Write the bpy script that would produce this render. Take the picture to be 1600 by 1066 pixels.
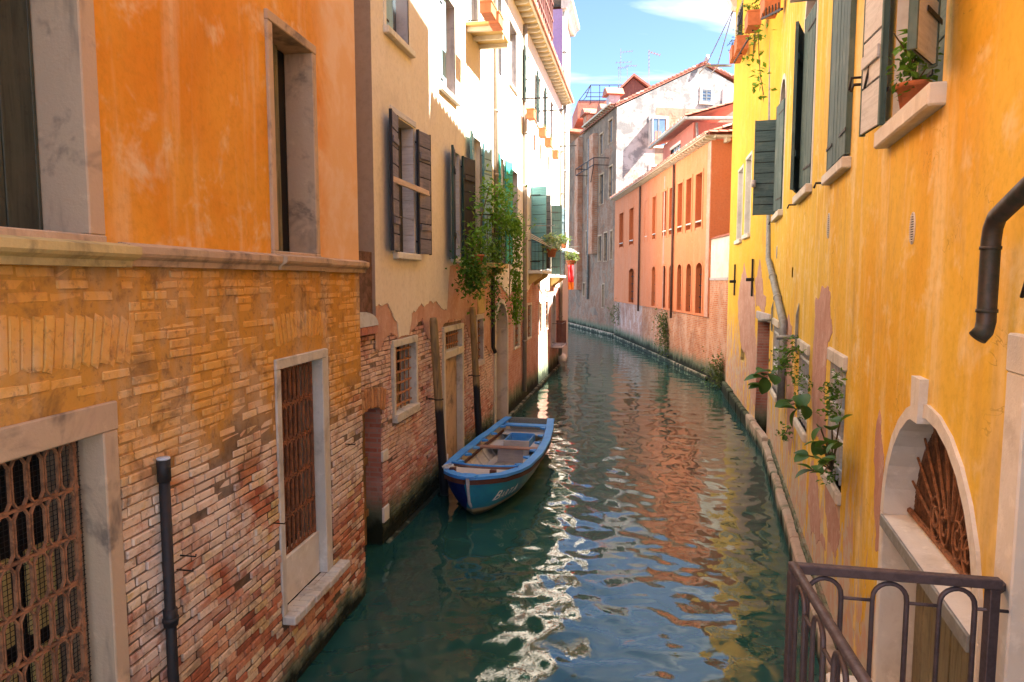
import bpy, bmesh, math, random
import numpy as np
from mathutils import Vector, Matrix
random.seed(7); np.random.seed(7)
scn = bpy.context.scene
for o in list(bpy.data.objects): bpy.data.objects.remove(o)
COL = scn.collection
R = math.radians
# ------------------------------------------------------------------ camera
FP = 1070.0; EYE = 4.0; PITCH = math.atan(95/1070.)
cam = bpy.data.cameras.new('Camera'); camo = bpy.data.objects.new('Camera', cam); COL.objects.link(camo)
camo.location = (0, 0, EYE); camo.rotation_euler = (R(90)-PITCH, 0, 0)
cam.sensor_width = 36; cam.lens = 36*FP/1600; cam.clip_end = 3000; cam.clip_start = .05
scn.camera = camo
# ------------------------------------------------------------------ sky and sun
SUN_EL = R(49); SUN_DIR = Vector((.985, -.17, 0)).normalized()*math.cos(SUN_EL) + Vector((0, 0, math.sin(SUN_EL)))
w = bpy.data.worlds.new('World'); scn.world = w; w.use_nodes = True
nt = w.node_tree; nt.nodes.clear()
def wn(t, **k):
    n = nt.nodes.new(t)
    for a, b in k.items(): setattr(n, a, b)
    return n
sky = wn('ShaderNodeTexSky', sky_type='NISHITA', sun_disc=False, sun_elevation=SUN_EL,
         sun_rotation=math.atan2(SUN_DIR.x, SUN_DIR.y), altitude=1500, air_density=.42, dust_density=.15, ozone_density=1.6)
tc = wn('ShaderNodeTexCoord'); sep = wn('ShaderNodeSeparateXYZ'); nt.links.new(tc.outputs['Generated'], sep.inputs[0])
def wm(op, a, b=None):
    n = wn('ShaderNodeMath', operation=op)
    for i, v in enumerate((a, b)):
        if v is None: continue
        if isinstance(v, (int, float)): n.inputs[i].default_value = v
        else: nt.links.new(v, n.inputs[i])
    return n.outputs[0]
zz = wm('ADD', wm('MAXIMUM', sep.outputs['Z'], 0.0), .18)
cmb = wn('ShaderNodeCombineXYZ'); nt.links.new(wm('DIVIDE', sep.outputs['X'], zz), cmb.inputs[0]); nt.links.new(wm('DIVIDE', sep.outputs['Y'], zz), cmb.inputs[1])
mp = wn('ShaderNodeMapping'); mp.inputs['Scale'].default_value = (.8, 1.9, 1); mp.inputs['Location'].default_value = (1.1, 9.3, 0); nt.links.new(cmb.outputs[0], mp.inputs[0])
nz = wn('ShaderNodeTexNoise'); nz.inputs['Scale'].default_value = 1.15; nz.inputs['Detail'].default_value = 7; nz.inputs['Roughness'].default_value = .55; nz.inputs['Distortion'].default_value = .35
nt.links.new(mp.outputs[0], nz.inputs['Vector'])
cr = wn('ShaderNodeValToRGB'); cr.color_ramp.elements[0].position = .41; cr.color_ramp.elements[1].position = .80
cr.color_ramp.elements[0].color = (0, 0, 0, 1); cr.color_ramp.elements[1].color = (.95, .95, .95, 1)
nt.links.new(nz.outputs['Fac'], cr.inputs[0])
mx = wn('ShaderNodeMix', data_type='RGBA'); nt.links.new(cr.outputs[0], mx.inputs['Factor']); nt.links.new(sky.outputs[0], mx.inputs['A'])
mx.inputs['B'].default_value = (5.6, 5.35, 5.0, 1)
bg = wn('ShaderNodeBackground'); bg.inputs['Strength'].default_value = .09; nt.links.new(mx.outputs['Result'], bg.inputs[0])
wo = wn('ShaderNodeOutputWorld'); nt.links.new(bg.outputs[0], wo.inputs[0])
sl = bpy.data.lights.new('Sun', 'SUN'); sl.energy = 4.8; sl.angle = R(.5); sl.color = (1, .95, .86)
so = bpy.data.objects.new('Sun', sl); COL.objects.link(so); so.rotation_euler = SUN_DIR.to_track_quat('Z', 'Y').to_euler(); so.location = (20, -5, 30)
vs = scn.view_settings; vs.view_transform = 'Standard'; vs.look = 'None'; vs.exposure = 3.1; vs.gamma = 1.0; vs.use_curve_mapping = False
scn.render.engine = 'CYCLES'
try: scn.cycles.max_bounces = 5; scn.cycles.diffuse_bounces = 3
except Exception: pass
# ------------------------------------------------------------------ photo pixel -> place
cP, sP = math.cos(PITCH), math.sin(PITCH)
def ray(px, py):
    a = (px-800)/FP; b = -(py-533)/FP
    return (a, cP+b*sP, -sP+b*cP)
def G(px, py, z=0.):
    d = ray(px, py); t = (z-EYE)/d[2]; return (d[0]*t, d[1]*t)
def project(p):
    y = p[1]*cP-(p[2]-EYE)*sP; z = p[1]*sP+(p[2]-EYE)*cP
    if y < .05: return None
    return (800+FP*p[0]/y, 533-FP*z/y, y)
class Wall:
    """vertical plane; local x to the right when facing it, y into it, z up"""
    def __init__(s, near, far, side):
        L = math.hypot(far[0]-near[0], far[1]-near[1]); t = ((far[0]-near[0])/L, (far[1]-near[1])/L)
        s.len = L; s.side = side; s.p = near
        s.X = t if side == 'L' else (-t[0], -t[1]); s.Y = (-s.X[1], s.X[0]); s.ang = math.atan2(s.X[1], s.X[0])
    def hit(s, px, py, off=0.):
        d = ray(px, py); o = (s.p[0]-s.Y[0]*off, s.p[1]-s.Y[1]*off)
        t = (o[0]*s.Y[0]+o[1]*s.Y[1])/(d[0]*s.Y[0]+d[1]*s.Y[1])
        return ((d[0]*t-s.p[0])*s.X[0]+(d[1]*t-s.p[1])*s.X[1], EYE+d[2]*t)
    def x(s, px, py, off=0.): return s.hit(px, py, off)[0]
    def z(s, px, py, off=0.): return s.hit(px, py, off)[1]
    def W(s, x, y, z): return Vector((s.p[0]+s.X[0]*x+s.Y[0]*y, s.p[1]+s.X[1]*x+s.Y[1]*y, z))
    def mat(s): return Matrix.Translation((s.p[0], s.p[1], 0)) @ Matrix.Rotation(s.ang, 4, 'Z')
# ------------------------------------------------------------------ objects
def tag(o, label=None, cat=None, group=None, kind=None):
    if label: o['label'] = label
    if cat: o['category'] = cat
    if group: o['group'] = group
    if kind: o['kind'] = kind
    return o
def empty(name, M, label=None, cat=None, group=None):
    o = bpy.data.objects.new(name, None); o.empty_display_size = .2; COL.objects.link(o)
    o.matrix_world = M if isinstance(M, Matrix) else Matrix.Translation(M)
    return tag(o, label, cat, group)
class MB:
    def __init__(s): s.v = []; s.f = []; s.m = []; s.sm = []; s.c = []; s.mats = []; s.mi = 0; s.smooth = False; s.rnd = None
    def use(s, m):
        if m not in s.mats: s.mats.append(m)
        s.mi = s.mats.index(m); return s
    def add(s, vs, fs):
        k = len(s.v); s.v += [tuple(p) for p in vs]
        if s.rnd is not None: s.c += [s.rnd]*len(vs)
        for f in fs: s.f.append([k+i for i in f]); s.m.append(s.mi); s.sm.append(s.smooth)
        return s
    def quad(s, a, b, c, d): return s.add([a, b, c, d], [(0, 1, 2, 3)])
    def box(s, x0, x1, y0, y1, z0, z1, c=0., M=None):
        if x1 < x0: x0, x1 = x1, x0
        if y1 < y0: y0, y1 = y1, y0
        if z1 < z0: z0, z1 = z1, z0
        c = min(c, (x1-x0)*.45, (y1-y0)*.45, (z1-z0)*.45)
        if c <= 0:
            vs = [(x, y, z) for x in (x0, x1) for y in (y0, y1) for z in (z0, z1)]
            fs = [(0, 1, 3, 2), (4, 6, 7, 5), (0, 4, 5, 1), (2, 3, 7, 6), (0, 2, 6, 4), (1, 5, 7, 3)]
        else:
            vs = []; idx = {}
            for i, x in enumerate((x0, x1)):
                for j, y in enumerate((y0, y1)):
                    for k, z in enumerate((z0, z1)):
                        dx, dy, dz = (c, -c)[i], (c, -c)[j], (c, -c)[k]
                        for ax, p in enumerate(((x, y+dy, z+dz), (x+dx, y, z+dz), (x+dx, y+dy, z))):
                            idx[i, j, k, ax] = len(vs); vs.append(p)
            q = lambda *a: tuple(idx[t] for t in a)
            fs = []
            for i in (0, 1):
                fs.append(q((i, 0, 0, 0), (i, 0, 1, 0), (i, 1, 1, 0), (i, 1, 0, 0)) if i == 0 else q((i, 0, 0, 0), (i, 1, 0, 0), (i, 1, 1, 0), (i, 0, 1, 0)))
                fs.append(q((0, i, 0, 1), (1, i, 0, 1), (1, i, 1, 1), (0, i, 1, 1)) if i == 0 else q((0, i, 0, 1), (0, i, 1, 1), (1, i, 1, 1), (1, i, 0, 1)))
                fs.append(q((0, 0, i, 2), (0, 1, i, 2), (1, 1, i, 2), (1, 0, i, 2)) if i == 0 else q((0, 0, i, 2), (1, 0, i, 2), (1, 1, i, 2), (0, 1, i, 2)))
            for j in (0, 1):
                for k in (0, 1):
                    fs.append(q((0, j, k, 1), (1, j, k, 1), (1, j, k, 2), (0, j, k, 2)))
            for i in (0, 1):
                for k in (0, 1):
                    fs.append(q((i, 0, k, 0), (i, 1, k, 0), (i, 1, k, 2), (i, 0, k, 2)))
            for i in (0, 1):
                for j in (0, 1):
                    fs.append(q((i, j, 0, 0), (i, j, 1, 0), (i, j, 1, 1), (i, j, 0, 1)))
            for i in (0, 1):
                for j in (0, 1):
                    for k in (0, 1): fs.append(q((i, j, k, 0), (i, j, k, 1), (i, j, k, 2)))
        if M is not None: vs = [tuple(M @ Vector(p)) for p in vs]
        return s.add(vs, fs)
    def tube(s, pts, r, n=8, cap=True, flat=None):
        pts = [Vector(p) for p in pts]; rs = r if isinstance(r, (list, tuple)) else [r]*len(pts)
        vs = []; fs = []; up = None
        for i, p in enumerate(pts):
            a = pts[max(i-1, 0)]; b = pts[min(i+1, len(pts)-1)]; d = (b-a)
            d = d.normalized() if d.length > 1e-9 else Vector((0, 0, 1))
            if up is None: up = Vector((0, 0, 1)) if abs(d.z) < .9 else Vector((1, 0, 0))
            e = d.cross(up)
            if e.length < 1e-4: e = d.cross(Vector((0, 1, 0)))
            e.normalize(); f = e.cross(d).normalized(); up = f
            for k in range(n):
                t = 2*math.pi*(k+.5)/n
                vs.append(p+e*math.cos(t)*rs[i]*(flat or 1)+f*math.sin(t)*rs[i])
        for i in range(len(pts)-1):
            for k in range(n):
                a = i*n+k; b = i*n+(k+1) % n
                fs.append((a, b, b+n, a+n))
        if cap: fs.append(tuple(range(n-1, -1, -1))); fs.append(tuple((len(pts)-1)*n+k for k in range(n)))
        sm = s.smooth; s.smooth = n > 5; s.add(vs, fs); s.smooth = sm
        return s
    def bar(s, a, b, w, h=None):     # square bar
        return s.tube([a, b], w*.7071, 4)
    def prism(s, poly, axis, a, b):
        """poly in the two other axes, extruded along axis from a to b"""
        def P(u, v, t): return {'x': (t, u, v), 'y': (u, t, v), 'z': (u, v, t)}[axis]
        n = len(poly); vs = [P(u, v, a) for u, v in poly]+[P(u, v, b) for u, v in poly]
        fs = [tuple(range(n)), tuple(range(2*n-1, n-1, -1))]+[(i, i+n, (i+1) % n+n, (i+1) % n) for i in range(n)]
        return s.add(vs, fs)
    def lathe(s, prof, c=(0, 0, 0), n=14):
        vs = []; fs = []
        for r, z in prof:
            for k in range(n): t = 2*math.pi*k/n; vs.append((c[0]+r*math.cos(t), c[1]+r*math.sin(t), c[2]+z))
        for i in range(len(prof)-1):
            for k in range(n): a = i*n+k; b = i*n+(k+1) % n; fs.append((a, b, b+n, a+n))
        sm = s.smooth; s.smooth = True; s.add(vs, fs); s.smooth = sm
        return s
    def mesh(s, name):
        me = bpy.data.meshes.new(name); me.from_pydata(s.v, [], s.f)
        for m in s.mats: me.materials.append(m)
        me.polygons.foreach_set('material_index', s.m); me.polygons.foreach_set('use_smooth', s.sm)
        if s.c and len(s.c) == len(s.v):
            at = me.attributes.new('rnd', 'FLOAT', 'POINT'); at.data.foreach_set('value', s.c)
        bm = bmesh.new(); bm.from_mesh(me); bmesh.ops.recalc_face_normals(bm, faces=bm.faces); bm.to_mesh(me); bm.free()
        return me
    def build(s, name, parent=None, **k):
        me = s.mesh(name); o = bpy.data.objects.new(name, me); COL.objects.link(o)
        if parent is not None: o.parent = parent
        return tag(o, **k)
def mb(m): b = MB(); b.use(m); return b
# ------------------------------------------------------------------ materials
class NM:
    def __init__(s, name):
        s.m = bpy.data.materials.new(name); s.m.use_nodes = True; s.t = s.m.node_tree; s.t.nodes.clear()
        s.o = s.n('ShaderNodeOutputMaterial'); s.b = s.n('ShaderNodeBsdfPrincipled'); s.L(s.b.outputs[0], s.o.inputs[0])
        g = s.n('ShaderNodeNewGeometry'); s.pos = g.outputs['Position']; sp = s.n('ShaderNodeSeparateXYZ'); s.L(s.pos, sp.inputs[0]); s.x, s.y, s.z = sp.outputs
    def n(s, t, **k):
        a = s.t.nodes.new(t)
        for q, v in k.items(): setattr(a, q, v)
        return a
    def L(s, a, b): s.t.links.new(a, b)
    def put(s, sock, v):
        if isinstance(v, bpy.types.NodeSocket): s.L(v, sock)
        elif isinstance(v, (tuple, list)) and sock.type == 'RGBA': sock.default_value = tuple(v)+((1,) if len(v) == 3 else ())
        else: sock.default_value = v
    def noise(s, scale, detail=5, rough=.6, dist=0., st=None, off=0., out='Fac'):
        n = s.n('ShaderNodeTexNoise'); n.inputs['Scale'].default_value = scale; n.inputs['Detail'].default_value = min(detail, 4)
        n.inputs['Roughness'].default_value = rough; n.inputs['Distortion'].default_value = dist
        m = s.n('ShaderNodeMapping'); m.inputs['Scale'].default_value = st or (1, 1, 1); m.inputs['Location'].default_value = (off, off*.7, off*1.3)
        s.L(s.pos, m.inputs[0]); s.L(m.outputs[0], n.inputs['Vector']); return n.outputs[out]
    def math(s, op, a, b=0., c=None, clamp=False):
        n = s.n('ShaderNodeMath', operation=op, use_clamp=clamp); s.put(n.inputs[0], a); s.put(n.inputs[1], b)
        if c is not None: s.put(n.inputs[2], c)
        return n.outputs[0]
    def step(s, v, a, b):       # smooth 0..1 between a and b (a may exceed b)
        n = s.n('ShaderNodeMapRange', interpolation_type='SMOOTHSTEP'); s.put(n.inputs['Value'], v)
        s.put(n.inputs['From Min'], a); s.put(n.inputs['From Max'], b)
        if not isinstance(a, bpy.types.NodeSocket) and a > b:
            n.inputs['From Min'].default_value = b; n.inputs['From Max'].default_value = a; n.inputs['To Min'].default_value = 1; n.inputs['To Max'].default_value = 0
        return n.outputs[0]
    def ramp(s, f, stops):
        n = s.n('ShaderNodeValToRGB'); cr = n.color_ramp
        while len(cr.elements) < len(stops): cr.elements.new(.5)
        for e, (p, c) in zip(cr.elements, stops): e.position = p; e.color = tuple(c)+(1,)
        s.put(n.inputs[0], f); return n.outputs[0]
    def mix(s, f, a, b, blend='MIX'):
        n = s.n('ShaderNodeMix', data_type='RGBA', blend_type=blend); s.put(n.inputs['Factor'], f); s.put(n.inputs['A'], a); s.put(n.inputs['B'], b); return n.outputs['Result']
    def bump(s, h, strength=.5, dist=.01):
        n = s.n('ShaderNodeBump'); n.inputs['Strength'].default_value = strength; n.inputs['Distance'].default_value = dist; s.put(n.inputs['Height'], h); return n.outputs[0]
    def done(s, col, rough=.85, bump=None, spec=.25, metal=0., **k):
        s.put(s.b.inputs['Base Color'], col); s.put(s.b.inputs['Roughness'], rough); s.b.inputs['Specular IOR Level'].default_value = spec; s.put(s.b.inputs['Metallic'], metal)
        if bump is not None: s.L(bump, s.b.inputs['Normal'])
        for q, v in k.items(): s.put(s.b.inputs[q.replace('_', ' ')], v)
        return s.m
def add3(a, k): return tuple(min(1, v*k) for v in a)
def damp(n, col, top=.55, amp=.35, c=(.018, .022, .012)):
    e = n.math('ADD', n.z, n.math('MULTIPLY', n.math('SUBTRACT', n.noise(3.1, 5, st=(1, 1, .6)), .5), -amp*2))
    col = n.mix(n.step(e, top, top*.45), col, tuple(v*6+.03 for v in c))
    return n.mix(n.step(e, top*.6, top*.25), col, c)
def plaster(name, base, pale, deep, blot=.5, streak=.5, wet=0., stain=.25, staincol=(.16, .12, .09), sc=1., bumps=.35, peel=None, grime=.22, fade=None):
    n = NM(name)
    a = n.noise(.55*sc, 5, .6, .4); b = n.noise(2.6*sc, 6, .65, .3, off=5.)
    col = n.mix(n.math('MULTIPLY', n.step(a, .40, .66), blot), base, deep)
    col = n.mix(n.math('MULTIPLY', n.step(b, .52, .74), blot), col, pale)
    st = n.noise(2.2, 5, .6, st=(1.6, 1.6, .16), off=9.); col = n.mix(n.math('MULTIPLY', n.step(st, .48, .75), streak), col, pale)
    s2 = n.noise(3.4, 5, .65, st=(1.5, 1.5, .12), off=21.); col = n.mix(n.math('MULTIPLY', n.step(s2, .55, .80), stain), col, staincol)
    f = n.noise(14, 6, .7, off=2.); col = n.mix(n.math('MULTIPLY', n.step(f, .42, .75), .30), col, add3(base, .55))
    gr = n.noise(.9*sc, 5, .7, .8, st=(1, 1, .55), off=71.); col = n.mix(n.math('MULTIPLY', n.step(gr, .50, .74), grime), col, staincol)
    h = n.math('ADD', n.math('MULTIPLY', n.noise(1.4, 3, .5), 2.2), n.math('ADD', n.math('MULTIPLY', b, .5), n.math('MULTIPLY', n.noise(38, 4, .7), .22)))
    ck = n.math('ABSOLUTE', n.math('SUBTRACT', n.noise(1.7, 4, .6, 1.2, off=51.), .5)); ckm = n.math('MULTIPLY', n.step(ck, .006, .0015), n.step(n.noise(.9, 2, off=61.), .52, .60))
    if fade:
        fz = n.math('ADD', n.y, n.math('MULTIPLY', n.math('SUBTRACT', n.noise(1.1, 4, .65, .5, st=(1, 1, .5), off=45.), .5), 1.5)); fm = n.step(fz, fade[0], fade[1]); col = n.mix(fm, col, n.mix(n.step(b, .4, .65), fade[2], fade[3]))
    if peel: col = n.mix(n.math('MULTIPLY', ckm, .55), col, add3(base, .4))
    if peel:
        z1, thr, c1, c2 = peel
        pm = n.noise(2.0, 7, .68, .5, st=(1.8, 1.8, .42), off=33.)
        edge = n.math('ADD', pm, n.math('MULTIPLY', n.step(n.z, z1, z1-1.6), .14))
        mk = n.step(edge, thr, thr+.02); mk = n.math('MULTIPLY', mk, n.step(n.z, z1+.6, z1-.5))
        cc = n.mix(n.step(n.noise(5, 5, .6, off=40.), .4, .6), c1, c2)
        col = n.mix(mk, col, cc); h = n.math('SUBTRACT', h, n.math('MULTIPLY', mk, 1.1))
    if wet: col = damp(n, col, wet)
    return n.done(col, n.ramp(f, [(.2, (.75,)*3), (.9, (.95,)*3)]), n.bump(h, bumps, .02), .2)
def bricky(name, reds, wash=None, pale=None, top=.55, jit=.6, mortar=None):
    """bricks (or their mortar) with the weathering of the wall they belong to"""
    n = NM(name)
    if mortar is None:
        oi = n.n('ShaderNodeObjectInfo'); at = n.n('ShaderNodeAttribute', attribute_name='rnd')
        rn = n.math('FRACT', n.math('ADD', n.math('MULTIPLY', oi.outputs['Random'], 3.37), at.outputs['Fac']))
        rn = n.math('ADD', n.math('MULTIPLY', rn, jit), n.math('MULTIPLY', n.noise(.8, 4, .6, off=3.), 1-jit))
        k = len(reds); col = n.ramp(rn, [(.12+.76*i/(k-1), c) for i, c in enumerate(reds)])
        col = n.mix(n.math('MULTIPLY', n.step(n.noise(30, 5, .7), .45, .7), .35), col, add3(reds[0], .55))
    else:
        col = n.mix(n.step(n.noise(9, 6, .7), .35, .65), mortar, add3(mortar, .55))
    if pale:
        z0, z1, c, amt = pale
        e = n.noise(1.1, 6, .62, .6, off=11.); zb = n.math('MULTIPLY', n.step(n.z, z0, z0+.7), n.step(n.z, z1+.6, z1))
        fine = n.noise(7., 5, .7, off=17.)
        m = n.math('MULTIPLY', n.math('MULTIPLY', n.step(e, .36, .52), zb), n.step(fine, .22, .52))
        col = n.mix(n.math('MULTIPLY', m, amt), col, c)
    if wash:
        z0, z1, c, c2, amt = wash
        zn = n.math('ADD', n.z, n.math('MULTIPLY', n.math('SUBTRACT', n.noise(.9, 5, .6, .3, off=6.), .5), 2.2))
        m = n.step(zn, z0, z1); fine = n.step(n.noise(11., 5, .7, off=27.), .28, .5)
        wc = n.mix(n.step(n.noise(2.2, 5, .65, st=(1, 1, .35), off=8.), .4, .65), c, c2)
        col = n.mix(n.math('MULTIPLY', n.math('MULTIPLY', m, amt), n.math('ADD', n.math('MULTIPLY', fine, .35), .65)), col, wc)
    g1 = n.noise(2.7, 4, .7, .6, off=81.); col = n.mix(n.math('MULTIPLY', n.step(g1, .50, .70), .55), col, (.10, .05, .03)); g2 = n.noise(19, 3, .7, off=91.); col = n.mix(n.math('MULTIPLY', n.step(g2, .55, .72), .45), col, (.16, .08, .05))
    col = damp(n, col, top, .25)
    h = n.math('ADD', n.math('MULTIPLY', n.noise(9, 4, .6), .8), n.math('MULTIPLY', n.noise(60, 5, .75), .35))
    return n.done(col, .93, n.bump(h, .8, .012), .15)
def stone(name, base=(.52, .48, .42), dirt=(.13, .11, .10), amt=.6, warm=(.50, .36, .20), wet=0., tint=.3):
    n = NM(name)
    a = n.noise(2.3, 6, .68, .5); b = n.noise(7, 6, .7, off=4.); st = n.noise(4, 5, .65, st=(1, 1, .2), off=13.)
    col = n.mix(n.math('MULTIPLY', n.step(n.noise(1.3, 4, off=31.), .4, .65), tint), base, warm)
    col = n.mix(n.math('MULTIPLY', n.step(a, .5, .72), amt), col, dirt); col = n.mix(n.math('MULTIPLY', n.step(st, .52, .74), amt*.8), col, dirt)
    col = n.mix(n.math('MULTIPLY', n.step(b, .55, .7), .35), col, add3(base, 1.35))
    if wet: col = damp(n, col, wet)
    h = n.math('ADD', b, n.math('MULTIPLY', n.noise(45, 5, .7), .5))
    return n.done(col, .85, n.bump(h, .5, .012), .25)
def metal(name, base, rust, amt=.5, rough=.55, met=.3, sc=12):
    n = NM(name); a = n.noise(sc, 6, .7, .3)
    col = n.mix(n.math('MULTIPLY', n.step(a, .42, .62), amt), base, rust)
    return n.done(col, n.ramp(a, [(.3, (rough,)*3), (.7, (min(1, rough+.3),)*3)]), n.bump(a, .35, .004), .4, met)
def wood(name, base, dark, wear=(.4, .36, .32), w=.3, vert=True, rough=.7, sc=1.):
    n = NM(name); st = (9, 9, .7) if vert else (.9, .9, 14)
    g = n.noise(2.4*sc, 6, .65, .6, st=st); b = n.noise(2.1, 5, .65, off=6.); oi = n.n('ShaderNodeObjectInfo')
    col = n.mix(n.step(g, .35, .7), base, dark); col = n.mix(n.math('MULTIPLY', n.step(b, .5, .68), w), col, wear)
    col = n.mix(n.math('MULTIPLY', n.step(n.noise(24, 5, .7, off=2.), .55, .7), .4), col, add3(dark, .6))
    return n.done(col, rough, n.bump(n.math('ADD', g, n.math('MULTIPLY', b, .4)), .35, .006), .3)
def flat(name, c, rough=.7, var=.35, sc=6, spec=.3, **k):
    n = NM(name); a = n.noise(sc, 5, .65); col = n.mix(n.math('MULTIPLY', n.step(a, .35, .7), var), c, add3(c, .5))
    return n.done(col, rough, n.bump(a, .25, .006), spec, **k)
def leafy(name, c1, c2, c3):
    n = NM(name); oi = n.n('ShaderNodeObjectInfo'); at = n.n('ShaderNodeAttribute', attribute_name='rnd')
    r = n.math('FRACT', n.math('ADD', at.outputs['Fac'], n.math('MULTIPLY', oi.outputs['Random'], 2.31)))
    col = n.ramp(r, [(0., c1), (.5, c2), (1., c3)]); col = n.mix(n.math('MULTIPLY', n.noise(25, 3), .4), col, add3(c1, .7))
    m = n.done(col, .5, None, .35)
    tr = n.n('ShaderNodeBsdfTranslucent'); n.put(tr.inputs[0], n.mix(.5, col, (.25, .4, .03))); ms = n.n('ShaderNodeMixShader'); ms.inputs[0].default_value = .3
    n.L(n.b.outputs[0], ms.inputs[1]); n.L(tr.outputs[0], ms.inputs[2]); n.L(ms.outputs[0], n.o.inputs[0]); return m
def tintbrick(name, c1, c2, mort, scale=1., pale=(.55, .45, .40), pamt=.6, top=.95, rot=0., plast=None):
    """brickwork too far off to pick the bricks apart"""
    n = NM(name); t = n.n('ShaderNodeTexBrick'); cb = n.n('ShaderNodeCombineXYZ')
    hx = n.math('ADD', n.math('MULTIPLY', n.x, math.cos(rot)), n.math('MULTIPLY', n.y, math.sin(rot)))
    n.L(hx, cb.inputs[0]); n.L(n.z, cb.inputs[1]); n.L(cb.outputs[0], t.inputs['Vector'])
    t.inputs['Scale'].default_value = 1; t.inputs['Brick Width'].default_value = .26*scale; t.inputs['Row Height'].default_value = .075*scale; t.inputs['Mortar Size'].default_value = .012*scale
    n.put(t.inputs['Color1'], c1); n.put(t.inputs['Color2'], c2); n.put(t.inputs['Mortar'], mort); t.inputs['Bias'].default_value = -.1
    col = t.outputs['Color']; a = n.noise(1.3, 6, .66, .5, st=(1, 1, .6)); b = n.noise(5, 6, .7, off=8.)
    col = n.mix(n.math('MULTIPLY', n.step(n.math('ADD', a, n.math('MULTIPLY', n.math('SUBTRACT', b, .5), .5)), .44, .62), pamt), col, pale)
    col = n.mix(n.math('MULTIPLY', n.step(n.noise(.7, 4, off=15.), .45, .7), .45), col, add3(c1, .45))
    h = n.math('ADD', n.math('MULTIPLY', t.outputs['Fac'], -.5), b)
    if plast:
        z0, amt, pc, pc2 = plast
        m = n.step(n.math('ADD', n.noise(.55, 7, .66, .5, off=19.), n.math('MULTIPLY', n.step(n.z, z0-2, z0+4), .16)), amt, amt+.025)
        pcc = n.mix(n.step(n.noise(1.2, 6, .66, .3, off=25.), .42, .6), pc, pc2)
        pcc = n.mix(n.math('MULTIPLY', n.step(n.noise(2.4, 5, .65, st=(1.5, 1.5, .15), off=28.), .5, .75), .4), pcc, (.14, .12, .11))
        col = n.mix(m, col, pcc); h = n.math('ADD', h, n.math('MULTIPLY', m, .8))
    if top: col = damp(n, col, top, .35)
    return n.done(col, .92, n.bump(h, .7, .02), .15)
M = {}
M['orange'] = plaster('orange_plaster', (.77, .33, .035), (.77, .52, .30), (.70, .23, .012), .95, .65, stain=.22, staincol=(.42, .16, .03), sc=.8, bumps=.45, fade=(7.0, 7.9, (.74, .42, .20), (.76, .50, .31)))
M['peach'] = plaster('peach_plaster', (.74, .41, .19), (.76, .52, .33), (.70, .32, .09), .5, .5, stain=.2, staincol=(.4, .2, .1))
M['cream'] = plaster('cream_plaster', (.74, .63, .51), (.80, .72, .62), (.70, .57, .43), .35, .4, stain=.18, staincol=(.36, .27, .20))
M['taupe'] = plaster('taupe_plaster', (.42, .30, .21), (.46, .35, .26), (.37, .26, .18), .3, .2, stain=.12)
M['white'] = plaster('white_plaster', (.78, .72, .63), (.82, .78, .72), (.74, .62, .52), .35, .35, stain=.15, staincol=(.42, .33, .26))
M['yellow'] = plaster('yellow_plaster', (.78, .485, .055), (.84, .64, .31), (.74, .37, .018), .8, .85, stain=.5, staincol=(.40, .25, .11), grime=.38, bumps=.4, wet=.28,
                      peel=(2.1, .55, (.58, .34, .23), (.56, .45, .33)))
M['yellow_far'] = plaster('yellow_plaster_far', (.80, .47, .035), (.78, .52, .12), (.72, .34, .015), .5, .4, stain=.38, staincol=(.28, .22, .13), wet=.28,
                      peel=(2.6, .54, (.54, .28, .19), (.52, .40, .30)))
M['salmon'] = plaster('salmon_plaster', (.69, .23, .10), (.72, .31, .165), (.66, .19, .06), .45, .45, stain=.14, staincol=(.45, .18, .10))
M['salmon_shade_slats'] = wood('salmon_house_shade_slats', (.34, .10, .04), (.22, .065, .03), (.42, .17, .08), .4)  # dark brown standing in for the shaded interior of the windows
M['salmon_shaded_reveal'] = plaster('salmon_shaded_reveal_plaster', (.62, .17, .06), (.64, .22, .10), (.55, .14, .05), .3, .2, stain=.1)  # darker copy of the salmon plaster, shade put into the reveal colour
M['redplaster'] = plaster('red_brown_plaster', (.46, .16, .12), (.52, .23, .17), (.40, .12, .09), .5, .4, stain=.2)
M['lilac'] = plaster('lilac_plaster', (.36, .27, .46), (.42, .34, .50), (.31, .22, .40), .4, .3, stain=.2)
M['render'] = plaster('pink_render', (.56, .32, .24), (.64, .46, .37), (.46, .22, .15), .8, .3, stain=.35, staincol=(.28, .13, .09), sc=2.2, bumps=1.)
M['brick_a'] = bricky('weathered_brick', [(.34, .09, .045), (.56, .20, .10), (.66, .32, .17), (.76, .54, .37), (.70, .46, .18)],
                      wash=(2.2, 3.1, (.74, .36, .07), (.70, .44, .22), .92), pale=(1.0, 2.9, (.78, .62, .49), .85), top=.42, jit=.8)
M['mortar_a'] = bricky('weathered_mortar', None, wash=(2.2, 3.1, (.62, .29, .05), (.57, .34, .16), .92), pale=(1.2, 2.9, (.5, .42, .35), .25), top=.45, mortar=(.17, .10, .06))
M['brick_b'] = bricky('pink_brick', [(.40, .12, .09), (.54, .22, .165), (.60, .30, .235), (.68, .44, .36), (.74, .56, .47)],
                      pale=(.8, 2.8, (.74, .55, .44), .75), wash=(2.9, 3.7, (.56, .32, .24), (.62, .44, .35), .55), top=.8)
M['mortar_b'] = bricky('pink_mortar', None, pale=(1., 2.8, (.5, .40, .34), .4), top=.8, mortar=(.22, .12, .085))
M['brick_c'] = bricky('arch_brick', [(.50, .22, .10), (.56, .28, .13), (.60, .34, .18)], top=.3)
M['wall_b'] = tintbrick('far_pink_brickwork', (.46, .16, .10), (.56, .27, .19), (.46, .31, .25), pale=(.60, .40, .33), pamt=.55, rot=R(79))
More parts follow.
